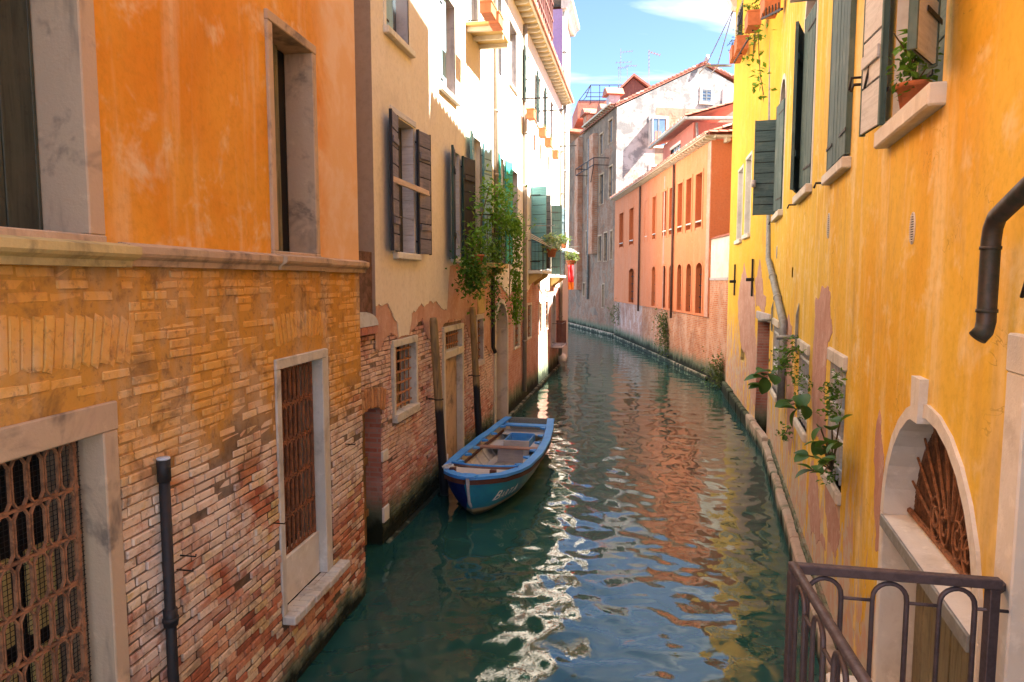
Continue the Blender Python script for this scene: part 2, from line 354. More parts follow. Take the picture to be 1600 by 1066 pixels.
M['wall_b2'] = tintbrick('reveal_brickwork', (.42, .14, .09), (.54, .25, .18), (.40, .26, .21), pale=(.56, .36, .29), pamt=.4, rot=R(-11))
M['quay_brick'] = tintbrick('quay_brickwork', (.50, .16, .07), (.60, .26, .13), (.46, .32, .22), pale=(.64, .47, .36), pamt=.45, rot=R(92))
M['quay_pale'] = tintbrick('quay_pale_brickwork', (.48, .20, .13), (.58, .32, .23), (.48, .36, .30), pale=(.62, .48, .42), pamt=.9, rot=R(92))
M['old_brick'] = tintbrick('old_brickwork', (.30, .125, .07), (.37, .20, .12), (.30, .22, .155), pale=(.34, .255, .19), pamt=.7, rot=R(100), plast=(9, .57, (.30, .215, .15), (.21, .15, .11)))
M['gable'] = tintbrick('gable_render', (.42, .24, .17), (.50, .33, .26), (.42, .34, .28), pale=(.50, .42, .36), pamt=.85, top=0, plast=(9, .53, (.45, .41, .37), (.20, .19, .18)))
M['stone'] = stone('istrian_stone', (.60, .54, .46), amt=.5)
M['stone_d'] = stone('dirty_stone', (.50, .335, .215), dirt=(.11, .085, .07), amt=.8)
M['stone_y'] = stone('ochre_stained_stone', (.55, .40, .17), dirt=(.10, .08, .05), amt=.7, warm=(.55, .36, .10))
M['stone_w'] = stone('pale_stone', (.70, .65, .58), dirt=(.32, .26, .2), amt=.35, tint=.25)
M['stone_p'] = stone('purple_grey_stone', (.48, .42, .42), dirt=(.15, .12, .12), amt=.6, tint=.1)
M['ledge'] = stone('ledge_stone', (.44, .34, .26), dirt=(.13, .12, .06), amt=.85, warm=(.42, .22, .13), wet=.26)
M['rust'] = metal('rusty_iron', (.30, .11, .045), (.085, .04, .025), .6, .8, .1)
M['rust_l'] = metal('pale_rusty_iron', (.50, .22, .10), (.13, .06, .035), .55, .85, .05, 16)
M['rust_m'] = metal('brown_rusty_iron', (.32, .135, .06), (.08, .038, .022), .65, .85, .05, 16)
M['brownpipe'] = metal('brown_pipe', (.12, .065, .045), (.07, .04, .03), .4, .6, .1, 6)
M['fan_board'] = flat('fanlight_board', (.075, .04, .022), .9, .5, 20)
M['iron'] = metal('black_iron', (.018, .016, .016), (.05, .03, .025), .5, .5, .2)
M['rail'] = metal('painted_rail_iron', (.095, .075, .085), (.045, .03, .03), .35, .38, .35, 18)
M['zinc'] = metal('zinc_pipe', (.30, .30, .28), (.20, .19, .17), .5, .5, .4, 7)
M['taupe_pipe'] = metal('taupe_pipe', (.30, .25, .20), (.24, .20, .16), .4, .6, .1, 4)
M['copper'] = metal('aged_copper', (.060, .050, .045), (.028, .042, .034), .7, .40, .5, 9)
M['lead'] = metal('lead_sheet', (.55, .56, .60), (.36, .36, .38), .5, .6, .1, 6)
M['dark'] = flat('dark_interior', (.012, .010, .009), .8, .3)
M['dim'] = flat('dim_interior', (.07, .06, .05), .8, .5)
M['glass'] = flat('window_glass', (.06, .075, .085), .08, .3, 1.5, spec=.6)
M['glass_b'] = flat('blue_window_glass', (.10, .17, .26), .08, .4, 1.5, spec=.7)
M['curtain'] = flat('wire_panel_painted_lit', (.55, .43, .17), .8, .4, 5)  # ochre colour stands in for light coming through the panels
M['sh_green'] = wood('dark_green_shutter', (.028, .062, .052), (.016, .032, .03), (.09, .12, .10), .3, rough=.6)
M['sh_dark'] = wood('dark_olive_shutter', (.055, .055, .035), (.03, .03, .02), (.09, .08, .05), .3, rough=.6)
M['sh_sage'] = wood('grey_green_shutter', (.085, .135, .125), (.05, .085, .08), (.17, .21, .18), .5, rough=.7)
M['sh_sage_h'] = wood('grey_green_boards', (.10, .155, .15), (.06, .10, .10), (.19, .22, .19), .5, vert=False)
M['sh_teal'] = wood('teal_shutter', (.15, .34, .35), (.11, .26, .28), (.28, .42, .42), .5, vert=False)
M['sh_turq'] = wood('turquoise_shutter', (.04, .40, .31), (.03, .28, .22), (.2, .42, .36), .3, vert=False)
M['sh_blue'] = wood('pale_blue_shutter', (.30, .46, .52), (.22, .34, .40), (.45, .50, .50), .5)
M['sh_plum'] = wood('plum_weathered_boards', (.18, .16, .20), (.11, .10, .13), (.38, .27, .26), .6, vert=False)
M['sh_black'] = wood('blackened_shutter', (.03, .027, .035), (.02, .018, .02), (.08, .07, .08), .3)
M['sh_pale'] = wood('pale_boards', (.58, .55, .55), (.46, .42, .43), (.66, .60, .56), .4, vert=False)
M['sh_grey'] = wood('grey_shutter', (.16, .17, .18), (.10, .11, .12), (.26, .26, .25), .4, vert=False)
M['sh_white'] = wood('whitish_boards', (.60, .60, .60), (.48, .48, .48), (.66, .65, .62), .4, vert=False)
M['woodbar'] = wood('bare_wood_bar', (.60, .44, .33), (.48, .34, .25), (.70, .56, .45), .4, vert=False)
M['door_wood'] = wood('old_door_wood', (.36, .20, .07), (.20, .11, .05), (.42, .28, .12), .5)
M['door_olive'] = wood('olive_door_wood', (.20, .17, .10), (.11, .095, .055), (.30, .26, .16), .5, rough=.6)
M['brownwood'] = wood('brown_roof_wood', (.20, .075, .05), (.12, .045, .035), (.30, .15, .10), .4)
M['tile'] = flat('terracotta_tiles', (.46, .17, .11), .85, .6, 3.5)
M['tile_l'] = flat('pale_terracotta', (.60, .40, .30), .85, .5, 4)
M['pot'] = flat('terracotta_pot', (.55, .17, .07), .8, .4, 9)
M['soffit'] = flat('ochre_soffit', (.62, .42, .16), .85, .3, 3)
M['rafter'] = flat('whitewashed_rafter', (.66, .58, .44), .85, .35, 5)
M['leaf'] = leafy('leaf_green', (.035, .10, .012), (.075, .19, .018), (.16, .30, .03))
M['leaf_b'] = leafy('fig_leaf_green', (.022, .085, .022), (.035, .12, .028), (.075, .19, .05))
M['leaf_y'] = leafy('bright_vine_green', (.07, .20, .012), (.14, .32, .02), (.24, .42, .04))
M['leaf_p'] = leafy('pale_flower_green', (.20, .32, .10), (.45, .52, .25), (.70, .68, .55))
M['leaf_d'] = leafy('dull_wall_weed_green', (.05, .075, .02), (.09, .12, .03), (.14, .17, .05))
M['stem'] = flat('plant_stem', (.13, .09, .04), .8)
M['cloth_r'] = flat('red_cloth', (.80, .045, .05), .8, .25)
M['cloth_o'] = flat('orange_cloth', (.85, .25, .03), .8, .25)
M['line'] = flat('white_cord', (.6, .58, .55), .7, .1)
def post_mat():
    n = NM('mooring_post_wood'); g = n.noise(3, 6, .65, .6, st=(8, 8, .6)); col = n.mix(n.step(g, .35, .7), (.30, .19, .075), (.13, .085, .045))
    e = n.math('ADD', n.z, n.math('MULTIPLY', g, .25)); col = n.mix(n.step(e, 1.85, 1.72), col, (.012, .011, .012))
    return n.done(col, .65, n.bump(g, .6, .01), .35)
M['post'] = post_mat()
def water_mat():
    n = NM('canal_water'); a = n.noise(.35, 4, .6); col = n.mix(n.step(a, .35, .7), (.014, .062, .052), (.020, .074, .060))
    h = n.math('ADD', n.noise(5.5, 3, .5, .6), n.math('MULTIPLY', n.noise(17, 3, .5, .4, off=3.), .25))
    return n.done(col, .03, n.bump(h, .12, .02), .5, IOR=1.6)
M['water'] = water_mat()
M['mud'] = flat('canal_mud', (.05, .05, .035), .9, .5, 1.)
# ------------------------------------------------------------------ builders for houses
def arch_pts(x0, x1, zs, rise, n=14):
    """points of an arch from the left springing to the right one"""
    c = (x0+x1)/2; a = (x1-x0)/2
    return [(c-a*math.cos(math.pi*i/n), zs+rise*math.sin(math.pi*i/n)) for i in range(n+1)]
def facade(b, x0, x1, z0, z1, holes=(), y=0.):
    """front face with openings; hole = (x0, x1, z0, z1, rise of arch at the top)"""
    hs = [h if len(h) == 5 else tuple(h)+(0.,) for h in holes]
    xs = sorted({x0, x1, *[min(max(v, x0), x1) for h in hs for v in h[:2]]}); zs = sorted({z0, z1, *[min(max(v, z0), z1) for h in hs for v in h[2:4]]})
    for i in range(len(xs)-1):
        for k in range(len(zs)-1):
            cx, cz = (xs[i]+xs[i+1])/2, (zs[k]+zs[k+1])/2
            if xs[i+1]-xs[i] < 1e-6 or zs[k+1]-zs[k] < 1e-6: continue
            if any(h[0] < cx < h[1] and h[2] < cz < h[3] for h in hs): continue
            b.quad((xs[i], y, zs[k]), (xs[i+1], y, zs[k]), (xs[i+1], y, zs[k+1]), (xs[i], y, zs[k+1]))
    for h in hs:
        if h[4] > 0:
            p = arch_pts(h[0], h[1], h[3]-h[4], h[4]); m = len(p)//2
            for side in (0, 1):
                q = p[:m+1] if side == 0 else p[m:]; cn = (h[0] if side == 0 else h[1], h[3])
                for a, c in zip(q[:-1], q[1:]): b.add([(cn[0], y, cn[1]), (a[0], y, a[1]), (c[0], y, c[1])], [(0, 1, 2)])
    return b
def solid(b, x0, x1, z0, z1, depth, y0=0.):
    """sides, back and top of a house body behind its front"""
    b.quad((x0, y0, z0), (x0, depth, z0), (x0, depth, z1), (x0, y0, z1)); b.quad((x1, y0, z0), (x1, depth, z0), (x1, depth, z1), (x1, y0, z1))
    b.quad((x0, depth, z0), (x1, depth, z0), (x1, depth, z1), (x0, depth, z1)); b.quad((x0, y0, z1), (x1, y0, z1), (x1, depth, z1), (x0, depth, z1))
    return b
def lining(b, h, y0, y1):
    """reveal of an opening"""
    x0, x1, z0, z1 = h[:4]; r = h[4] if len(h) == 5 else 0.; zs = z1-r
    b.quad((x0, y0, z0), (x0, y1, z0), (x0, y1, zs), (x0, y0, zs)); b.quad((x1, y0, z0), (x1, y1, z0), (x1, y1, zs), (x1, y0, zs)); b.quad((x0, y0, z0), (x1, y0, z0), (x1, y1, z0), (x0, y1, z0))
    p = arch_pts(x0, x1, zs, r) if r else [(x0, z1), (x1, z1)]
    for a, c in zip(p[:-1], p[1:]): b.quad((a[0], y0, a[1]), (c[0], y0, c[1]), (c[0], y1, c[1]), (a[0], y1, a[1]))
    return b
def fill(b, h, y):
    """closes an opening at depth y"""
    x0, x1, z0, z1 = h[:4]; r = h[4] if len(h) == 5 else 0.
    p = [(x0, z0), (x1, z0)]+([(x, z) for x, z in reversed(arch_pts(x0, x1, z1-r, r))] if r else [(x1, z1), (x0, z1)])
    return b.add([(x, y, z) for x, z in p], [tuple(range(len(p)))])
def frame_blocks(b, h, fw, proud, depth, c=.008, lintel=None, foot=True):
    x0, x1, z0, z1 = h[:4]; r = h[4] if len(h) == 5 else 0.; zs = z1-r; lw = lintel or fw
    b.box(x0-fw, x0, -proud, depth, z0, zs, c); b.box(x1, x1+fw, -proud, depth, z0, zs, c)
    if r:
        a = arch_pts(x0, x1, zs, r); o = arch_pts(x0-fw, x1+fw, zs, r+fw)
        for i in range(len(a)-1):
            v = [(p[0], yy, p[1]) for yy in (-proud, depth) for p in (a[i], a[i+1], o[i+1], o[i])]
            b.add(v, [(0, 1, 2, 3), (4, 7, 6, 5), (0, 4, 5, 1), (1, 5, 6, 2), (2, 6, 7, 3), (3, 7, 4, 0)])
    else: b.box(x0-fw-.004, x1+fw+.004, -proud-.004, depth, z1, z1+lw, c)
    if foot: b.box(x0-fw-.003, x1+fw+.003, -proud-.003, depth, z0-.06, z0, c)
    return b
def bars(b, x0, x1, z0, z1, y, nx, nz, w=.016, round_=False):
    for i in range(nx):
        x = x0+(x1-x0)*(i+.5)/nx; b.tube([(x, y, z0), (x, y, z1)], w*.6, 6 if round_ else 4)
    for i in range(nz):
        z = z0+(z1-z0)*(i+.5)/nz; b.box(x0, x1, y-w*.75, y+w*.2, z-w*.7, z+w*.7)
    return b
def hexgrille(b, x0, x1, z0, z1, y, nc, nr, w=.011, t=.02):
    """loops of flat iron: long hexagons side by side, row on row"""
    cw = (x1-x0)/nc; ch = (z1-z0)/nr
    for i in range(nc):
        for k in range(nr):
            cx = x0+cw*(i+.5); a = z0+ch*k; e = cw*.42
            p = [(cx-cw*.22, a+.006), (cx+cw*.22, a+.006), (cx+cw*.46, a+e), (cx+cw*.46, a+ch-e), (cx+cw*.22, a+ch-.006), (cx-cw*.22, a+ch-.006), (cx-cw*.46, a+ch-e), (cx-cw*.46, a+e)]
            n = len(p); q = [(cx+(u-cx)*(1-2.2*w/cw), a+ch/2+(v-a-ch/2)*(1-2.2*w/ch)) for u, v in p]
            vs = [(u, yy, v) for yy in (y, y+t) for u, v in p+q]; fs = []
            for j in range(n):
                l = (j+1) % n; fs += [(j, l, n+l, n+j), (2*n+j, 3*n+j, 3*n+l, 2*n+l), (j, 2*n+j, 2*n+l, l), (n+j, n+l, 3*n+l, 3*n+j)]
            b.add(vs, fs)
    for k in range(nr+1): b.box(x0-.03, x1+.03, y+.004, y+t+.004, z0+ch*k-.008, z0+ch*k+.008)
    for x in (x0, x1): b.box(x-.012, x+.012, y-.003, y+t+.006, z0-.02, z1+.02)
    return b
def shutter(parent, hx, hy, z0, z1, width, ang, side, mf, mbk=None, n=7, boards='h', th=.04, name='shutter', label=None, ledge=None, jig=.0):
    """one leaf; side 'l' hinges on the left jamb. ang 0 closed, 90 square to the wall, 180 folded flat on it. mf is the face that shows outside when closed"""
    mbk = mbk or mf; a = R(ang); d = Vector((math.cos(a)*(1 if side == 'l' else -1), -math.sin(a), 0)); nrm = Vector((0, 0, 1)).cross(d)
    # nrm points to the inside face for a left leaf
    if side != 'l': nrm = -nrm
    rnd = random.Random(int(hx*977+z0*131+ang))
    b = MB()
    Mx = Matrix(((d.x, nrm.x, 0, hx), (d.y, nrm.y, 0, hy), (0, 0, 1, 0), (0, 0, 0, 1)))
    g = .008
    for lay, (m, y0, y1) in enumerate(((mf, 0, th*.5), (mbk, th*.5+.0005, th))):
        b.use(m)
        for i in range(n):
            j0 = rnd.uniform(-.002, .002)
            if boards == 'h': b.box(.002, width-.002, y0+j0, y1+j0, z0+(z1-z0)*i/n+g, z0+(z1-z0)*(i+1)/n-g, .003, Mx)
            else: b.box(width*i/n+g*.6, width*(i+1)/n-g*.6, y0+j0, y1+j0, z0+rnd.uniform(0, .012), z1, .003, Mx)
    b.use(M['dark']); b.box(.01, width-.01, th*.5-.004, th*.5+.004, z0+.004, z1-.004, 0, Mx)
    b.use(ledge or mf); b.box(-.002, .034, -.004, th+.003, z0-.004, z1+.004, .003, Mx); b.box(width-.022, width+.003, -.004, th+.003, z0-.004, z1+.004, .003, Mx)
    b.use(mbk)
    for z in (z0+.22*(z1-z0), z0+.80*(z1-z0)): b.box(.05, width-.04, th, th+.022, z-.05, z+.05, .004, Mx)
    b.use(M['iron'])
    for z in (z0+.10*(z1-z0), z0+.90*(z1-z0)): b.box(-.03, width*.62, -.012, -.005, z-.016, z+.016, .002, Mx)
    o = b.build(name, parent)
    if label: o['label'] = label
    return o
def window(house, h, fw=.1, proud=.03, depth=.22, fm='stone', back='dark', sill=None, lintel=None, name='window', label=None, foot=True, sm=None):
    b = mb(M[fm])
    if proud >= 0: frame_blocks(b, h, fw, proud, depth, lintel=lintel, foot=foot)
    else: lining(b, h, .001, depth)
    o = b.build(name, house)
    if label: o['label'] = label
    if back: fill(mb(M[back]), h, depth-.004).build('backing', o)
    if sill:
        ext, pr, th = sill; mb(M[sm or fm]).box(h[0]-ext, h[1]+ext, -pr, .04 if proud < 0 else depth*.5, h[2]-th, h[2]+.012, .012).build('sill', o)
    return o
def casement(o, h, y, m='sh_white', gl='glass', nx=2, nz=3, w=.045):
    x0, x1, z0, z1 = h[:4]; b = mb(M[m]); b.box(x0, x0+w, y, y+.04, z0, z1); b.box(x1-w, x1, y, y+.04, z0, z1); b.box(x0+w, x1-w, y+.002, y+.038, z0, z0+w); b.box(x0+w, x1-w, y+.002, y+.038, z1-w, z1)
    for i in range(1, nx): x = x0+(x1-x0)*i/nx; b.box(x-w*.5, x+w*.5, y-.002, y+.036, z0+w, z1-w)
    for i in range(1, nz): z = z0+(z1-z0)*i/nz; b.box(x0+w, x1-w, y+.004, y+.034, z-.012, z+.012)
    b.build('casement', o); mb(M[gl]).quad((x0, y+.022, z0), (x1, y+.022, z0), (x1, y+.022, z1), (x0, y+.022, z1)).build('pane', o)
# worn brick shapes, unit size
def worn_brick(seed):
    r = random.Random(seed); b = MB(); b.box(-.12, .12, -.05, .05, -.028, .028, .0045)
    b.v = [(x/.24+r.uniform(-.016, .016), y/.1+r.uniform(-.035, .035), z/.056+r.uniform(-.06, .06)) for x, y, z in b.v]
    return b
BR = [worn_brick(i) for i in range(8)]
BRM = {}
def bricks(house, wall, mat, x0, x1, z0, z1, holes, prow=.07, blen=.25, nmax=300, flush=None, keep=lambda x, z: True, top=None):
    """lays courses; the biggest ones in view become objects, the rest one piece"""
    if mat not in BRM:
        BRM[mat] = []
        for i, q in enumerate(BR):
            me = q.mesh('brick'); me.materials.append(M[mat]); BRM[mat].append(me)
    r = random.Random(int(x0*100)+5); lst = []; z = z0; row = 0
    while z < z1:
        x = x0-r.uniform(0, blen)-(blen/2 if row % 2 else 0)
        while x < x1:
            L = blen*(r.uniform(.86, 1.1) if r.random() < .72 else r.uniform(.45, .62))
            a, c = max(x+.006, x0), min(x+L-.006, x1)
            segs = [(a, c)] if r.random() > .018 else []
            for h in holes:
                if h[2] < z+prow*.75 and h[3] > z+prow*.25:
                    ns = []
                    for s0, s1 in segs:
                        if h[1] <= s0 or h[0] >= s1: ns.append((s0, s1))
                        else:
                            if h[0]-s0 > .03: ns.append((s0, h[0]-.004))
                            if s1-h[1] > .03: ns.append((h[1]+.004, s1))
                    segs = ns
            for s0, s1 in segs:
                if s1-s0 > .03 and keep((s0+s1)/2, z+prow/2): lst.append(((s0+s1)/2, z+prow/2+.006*math.sin(s0*1.7+z)+r.uniform(-.003, .003), s1-s0-r.uniform(0, .01), prow-r.uniform(.012, .022), r.uniform(-.007, .010), r.uniform(-.9, .9), r.randrange(8), r.random()))
            x += L
        z += prow; row += 1
    fl = flush or (lambda x, z: 0.)
    def big(q):
        p = project(wall.W(q[0], 0, q[1])); 
        if not p or not (-10 < p[0] < 1610 and -5 < p[1] < 1071): return 0
        p2 = project(wall.W(q[0]+q[2]/2, 0, q[1])); return abs(p2[0]-p[0])/p[2]
    lst.sort(key=big, reverse=True)
    st = mb(M[mat])
    for i, (x, z, L, hh, dy, rot, k, rv) in enumerate(lst):
        y = .035+dy+fl(x, z)
        S = Matrix.Translation((x, y, z)) @ Matrix.Rotation(R(rot), 4, 'Y') @ Matrix.Diagonal((L, .1, hh, 1))
        if i < nmax:
            o = bpy.data.objects.new('brick', BRM[mat][k]); COL.objects.link(o); o.parent = house; o.matrix_basis = S
        else:
            st.rnd = rv; st.add([tuple(S @ Vector(p)) for p in BR[k].v], BR[k].f)
    if len(lst) > nmax: st.build('brickwork', house, kind='stuff')
    return lst
def soldier_arch(house, mat, x0, x1, z, hgt, rise, n, proud=.0, spread=.12, r=None):
    """bricks set on end over an opening"""
    r = r or random.Random(3); c = (x0+x1)/2
    for i in range(n):
        t = (i+.5)/n*2-1; w = (x1-x0)/n; x = c+t*(x1-x0)/2; zz = z+rise*(1-t*t)
        S = Matrix.Translation((x+t*spread*.5, .03-proud+r.uniform(-.006, .004), zz+hgt/2)) @ Matrix.Rotation(t*spread*2.2, 4, 'Y') @ Matrix.Diagonal((w*.86, .1, hgt*r.uniform(.9, 1.03), 1))
        if mat not in BRM:
            BRM[mat] = []
            for q in BR: me = q.mesh('brick'); me.materials.append(M[mat]); BRM[mat].append(me)
        o = bpy.data.objects.new('brick', BRM[mat][r.randrange(8)]); COL.objects.link(o); o.parent = house; o.matrix_basis = S
def ragged(pts, rough, rnd, depth=4):
    """fractal broken line through pts"""
    for _ in range(depth):
        q = []
        for a, c in zip(pts[:-1], pts[1:]):
            q.append(a); l = math.hypot(c[0]-a[0], c[1]-a[1]); q.append(((a[0]+c[0])/2+rnd.gauss(0, rough*l), (a[1]+c[1])/2+rnd.gauss(0, rough*l)))
        q.append(pts[-1]); pts = q
    return pts
def skirt(b, line, ztop, y, back):
    """plaster sheet hanging from ztop down to a broken line (x rising); with its broken edge"""
    line = sorted(line)
    for a, c in zip(line[:-1], line[1:]):
        if c[0]-a[0] < 1e-5: continue
        b.quad((a[0], y, a[1]), (c[0], y, c[1]), (c[0], y, ztop), (a[0], y, ztop)); b.quad((a[0], y, a[1]), (c[0], y, c[1]), (c[0], back, c[1]), (a[0], back, a[1]))
    return b
def patch(house, pts, m, y, seed=1, rough=.09, name='bare_patch', th=.01):
    r = random.Random(seed); p = ragged(list(pts)+[pts[0]], rough*1.25, r, 5)[:-1]; n = len(p)
    b = mb(M[m]); b.add([(x, y, z) for x, z in p], [tuple(range(n))]); b.add([(x, yy, z) for yy in (y, y+th) for x, z in p], [(i, (i+1) % n, n+(i+1) % n, n+i) for i in range(n)])
    return b.build(name, house)
LEAF = [(0, 0, 0), (.5, .28, .06), (1, 0, -.08), (.5, -.28, .06), (.5, 0, -.03)]
def leaf_at(b, p, size, rnd, down=.3, w=1., dirn=None):
    d = Vector(dirn) if dirn is not None else Vector((rnd.gauss(0, 1), rnd.gauss(0, 1), rnd.gauss(-down, .6)))
    d.normalize(); u = d.cross(Vector((rnd.gauss(0, .4), rnd.gauss(0, .4), 1))); u.normalize(); n = u.cross(d)
    b.rnd = rnd.random(); s = size*rnd.uniform(.65, 1.25)
    b.add([Vector(p)+d*(q[0]*s)+u*(q[1]*s*w)+n*(q[2]*s) for q in LEAF], [(0, 1, 4), (1, 2, 4), (2, 3, 4), (3, 0, 4)])
def vine(b, pts, n, size, spread, rnd, down=.6):
    pts = [Vector(p) for p in pts]; 
    for _ in range(n):
        t = rnd.random()*(len(pts)-1); i = min(int(t), len(pts)-2); p = pts[i].lerp(pts[i+1], t-i)
        leaf_at(b, p+Vector((rnd.gauss(0, spread), rnd.gauss(0, spread*.6), rnd.gauss(0, spread))), size, rnd, down)
def clump(b, c, rad, n, size, rnd, down=0.):
    for _ in range(n):
        v = Vector((rnd.gauss(0, 1), rnd.gauss(0, 1), rnd.gauss(0, 1))); v.normalize(); v *= rnd.random()**.45
        leaf_at(b, Vector(c)+Vector((v.x*rad[0], v.y*rad[1], v.z*rad[2])), size, rnd, down)
def rafter_eave(house, x0, x1, z, proud, step=.42, m='rafter', soff='soffit', th=.09, name='eave'):
    e = mb(M[soff]); e.box(x0, x1, -proud, .1, z+th, z+th+.05); e.use(M['rafter']); e.box(x0, x1, -proud-.06, -proud+.02, z+th-.02, z+th+.10, .01); o = e.build(name, house)
    n = int((x1-x0)/step)
    for i in range(n):
        x = x0+(i+.5)*(x1-x0)/n; mb(M[m]).prism([(.05, z-.02), (.05, z+th-.003), (-proud+.03, z+th-.003), (-proud+.03, z+th*.45), (-proud*.75, z)], 'x', x-.045, x+.045).build('rafter', o)
    return o
def tile_roof(parent, x0, x1, y0, y1, z0, z1, pitch=.2, m='tile', m2='tile_l', name='roof'):
    """bent tiles in rows, running up the slope from (y0,z0) to (y1,z1)"""
    b = MB(); n = max(1, int((x1-x0)/pitch)); L = math.hypot(y1-y0, z1-z0); k = max(1, int(L/.36)); r = random.Random(4)
    b.use(M[m]); b.quad((x0, y0, z0), (x1, y0, z0), (x1, y1, z1), (x0, y1, z1)); b.quad((x0, y0, z0-.06), (x1, y0, z0-.06), (x1, y1, z1-.06), (x0, y1, z1-.06)); b.quad((x0, y0, z0-.06), (x1, y0, z0-.06), (x1, y0, z0), (x0, y0, z0))
    for i in range(n):
        cx = x0+(i+.5)*(x1-x0)/n
        for j in range(k):
            b.use(M[m2] if r.random() < .3 else M[m]); t0, t1 = j/k, min(1, (j+1.12)/k); vs = []
            for t, rr, up in ((t0, .085, .035), (t1, .07, .005)):
                for a in range(6):
                    an = math.pi*a/5; vs.append((cx+rr*math.cos(an), y0+(y1-y0)*t, z0+(z1-z0)*t+up+.075*math.sin(an)))
            b.add(vs, [(a, a+1, a+7, a+6) for a in range(5)]+[(0, 5, 4, 3, 2, 1)])
    return b.build(name, parent, kind='stuff')
def pipe(house, pts, r, m, name='drainpipe', n=10, collars=True, label=None):
    b = mb(M[m]); b.tube(pts, r, n)
    if collars:
        for i in range(len(pts)-1):
            a, c = Vector(pts[i]), Vector(pts[i+1]); L = (c-a).length
            for k in range(1, int(L/1.9)+1):
                p = a.lerp(c, k/(int(L/1.9)+1)); d = (c-a).normalized(); b.tube([p-d*.03, p+d*.03], r*1.22, n)
    return b.build(name, house, label=label)
# ------------------------------------------------------------------ the left bank
rl = random.Random(11)
_c = G(571, 930); _t = math.atan(160/1070.)
L1 = Wall((_c[0]-8*math.sin(_t), _c[1]-8*math.cos(_t)), _c, 'L')
L2 = Wall(G(603, 850), G(880, 565), 'L')
# ---- orange house
H1 = empty('orange_house', L1.mat(), 'orange plastered house with bare brick ground floor, nearest on the left', 'house')
uw1 = (1.95, L1.x(113, 0), 4.27, 8.2); uw2 = (5.93, 6.75, 4.27, 6.30)
lw1 = (1.9, 3.655, .7, 3.07); lw2 = (5.92, 6.84, .80, 3.17)
b = mb(M['orange']); facade(b, -1.2, 8.0, 4.2, 10.5, [uw1, uw2]); b.use(M['peach']); solid(b, -1.2, 8.0, -1, 10.5, 8); b.build('wall', H1)
# paler, washed-out plaster beside the corner
b = mb(M['mortar_a']); facade(b, -1.2, 8.0, -1, 4.2, [lw1, lw2], .001); b.build('brick_backing', H1)
out1 = (lw1[0]-.13, lw1[1]+.13, lw1[2]-.2, lw1[3]+.19); out2 = (lw2[0]-.10, lw2[1]+.18, lw2[2]-.10, lw2[3]+.10)
sa1 = (1.7, 3.95, 3.46, 3.86); sa2 = (5.86, 6.98, 3.36, 3.72)
bricks(H1, L1, 'brick_a', 2.2, 7.985, .02, 4.07, [out1, out2, sa1, sa2], flush=lambda x, z: .0125*min(1, max(0, (z-2.3-.25*math.sin(x*2.1)-.2*math.sin(x*7.3))/.6)))
soldier_arch(H1, 'brick_a', 1.75, 3.92, 3.46, .30, .05, 32, proud=-.011)
soldier_arch(H1, 'brick_a', 5.9, 6.95, 3.37, .27, .06, 15, proud=-.012)
def cornice(house, x0, x1, z0, m, pr=.11, name='cornice'):
    return mb(M[m]).prism([(.02, z0), (-pr*.55, z0), (-pr*.62, z0+.04), (-pr*.9, z0+.06), (-pr, z0+.08), (-pr, z0+.125), (-pr*.2, z0+.15), (.02, z0+.15)], 'x', x0, x1).build(name, house)
cornice(H1, 3.885, 5.845, 4.09, 'stone_d'); cornice(H1, 6.865, 8.07, 4.09, 'stone_d')
w = window(H1, uw1, .13, .035, .32, 'stone_d', None, label='tall stone-framed window with dark shutter, upper storey'); cornice(w, .9, 3.88, 4.08, 'stone_y', .17, 'sill')
shutter(w, uw1[0], .27, 4.28, 8.2, uw1[1]-uw1[0]-.01, 0, 'l', M['sh_dark'], n=7, boards='v'); fill(mb(M['dark']), uw1, .318).build('backing', w)
w = window(H1, uw2, .09, .03, .28, 'stone_d', None, label='stone-framed upper window with olive shutter'); cornice(w, 5.85, 6.86, 4.095, 'stone_d', .15, 'sill')
shutter(w, uw2[0], .22, 4.28, 6.29, .56, 0, 'l', M['door_olive'], n=4, boards='v'); fill(mb(M['dark']), uw2, .278).build('backing', w)
# barred windows
w = window(H1, lw1, .125, .02, .42, 'stone_d', 'dark', lintel=.18, label='barred ground floor window at the left edge', foot=True)
hexgrille(mb(M['rust_m']), lw1[0]+.02, lw1[1]-.09, lw1[2]+.02, lw1[3]-.03, .11, 15, 8, .008).build('grille', w)
b = mb(M['curtain'])
for i in range(4):
    for k in range(2): b.box(2.45+.31*i, 2.66+.31*i, .30, .33, 1.28+.62*k, 1.80+.62*k, .01)
b.build('panel_painted_lit', w)
b = mb(M['iron'])
for i in range(60): x = lw1[0]+.03*i; b.box(x-.0016, x+.0016, .150, .153, lw1[2], lw1[3])
for i in range(80): z = lw1[2]+.03*i; b.box(lw1[0], lw1[1], .1535, .1565, z-.0016, z+.0016)
b.build('wire_mesh', w)
w = window(H1, lw2, .095, .018, .34, 'stone', 'dark', lintel=.10, label='tall barred ground floor window with worn stone sill', foot=False)
mb(M['stone']).box(lw2[1]+.095, lw2[1]+.17, -.012, .05, lw2[2], lw2[3]+.09, .01).build('outer_jamb', w)
hexgrille(mb(M['rust']), lw2[0]+.015, lw2[1]-.05, 1.29, lw2[3]-.02, .09, 9, 5, .010).build('grille', w)
b = mb(M['rust'])
for i in range(9): b.box(5.96+.1*i, 6.0+.1*i, .24, .28, 1.29, 3.15)
b.build('inner_bars', w)
mb(M['stone_w']).box(lw2[0], lw2[1], .07, .2, lw2[2], 1.275, .01).build('apron', w)
b = MB(); b.use(M['stone']); n = 12
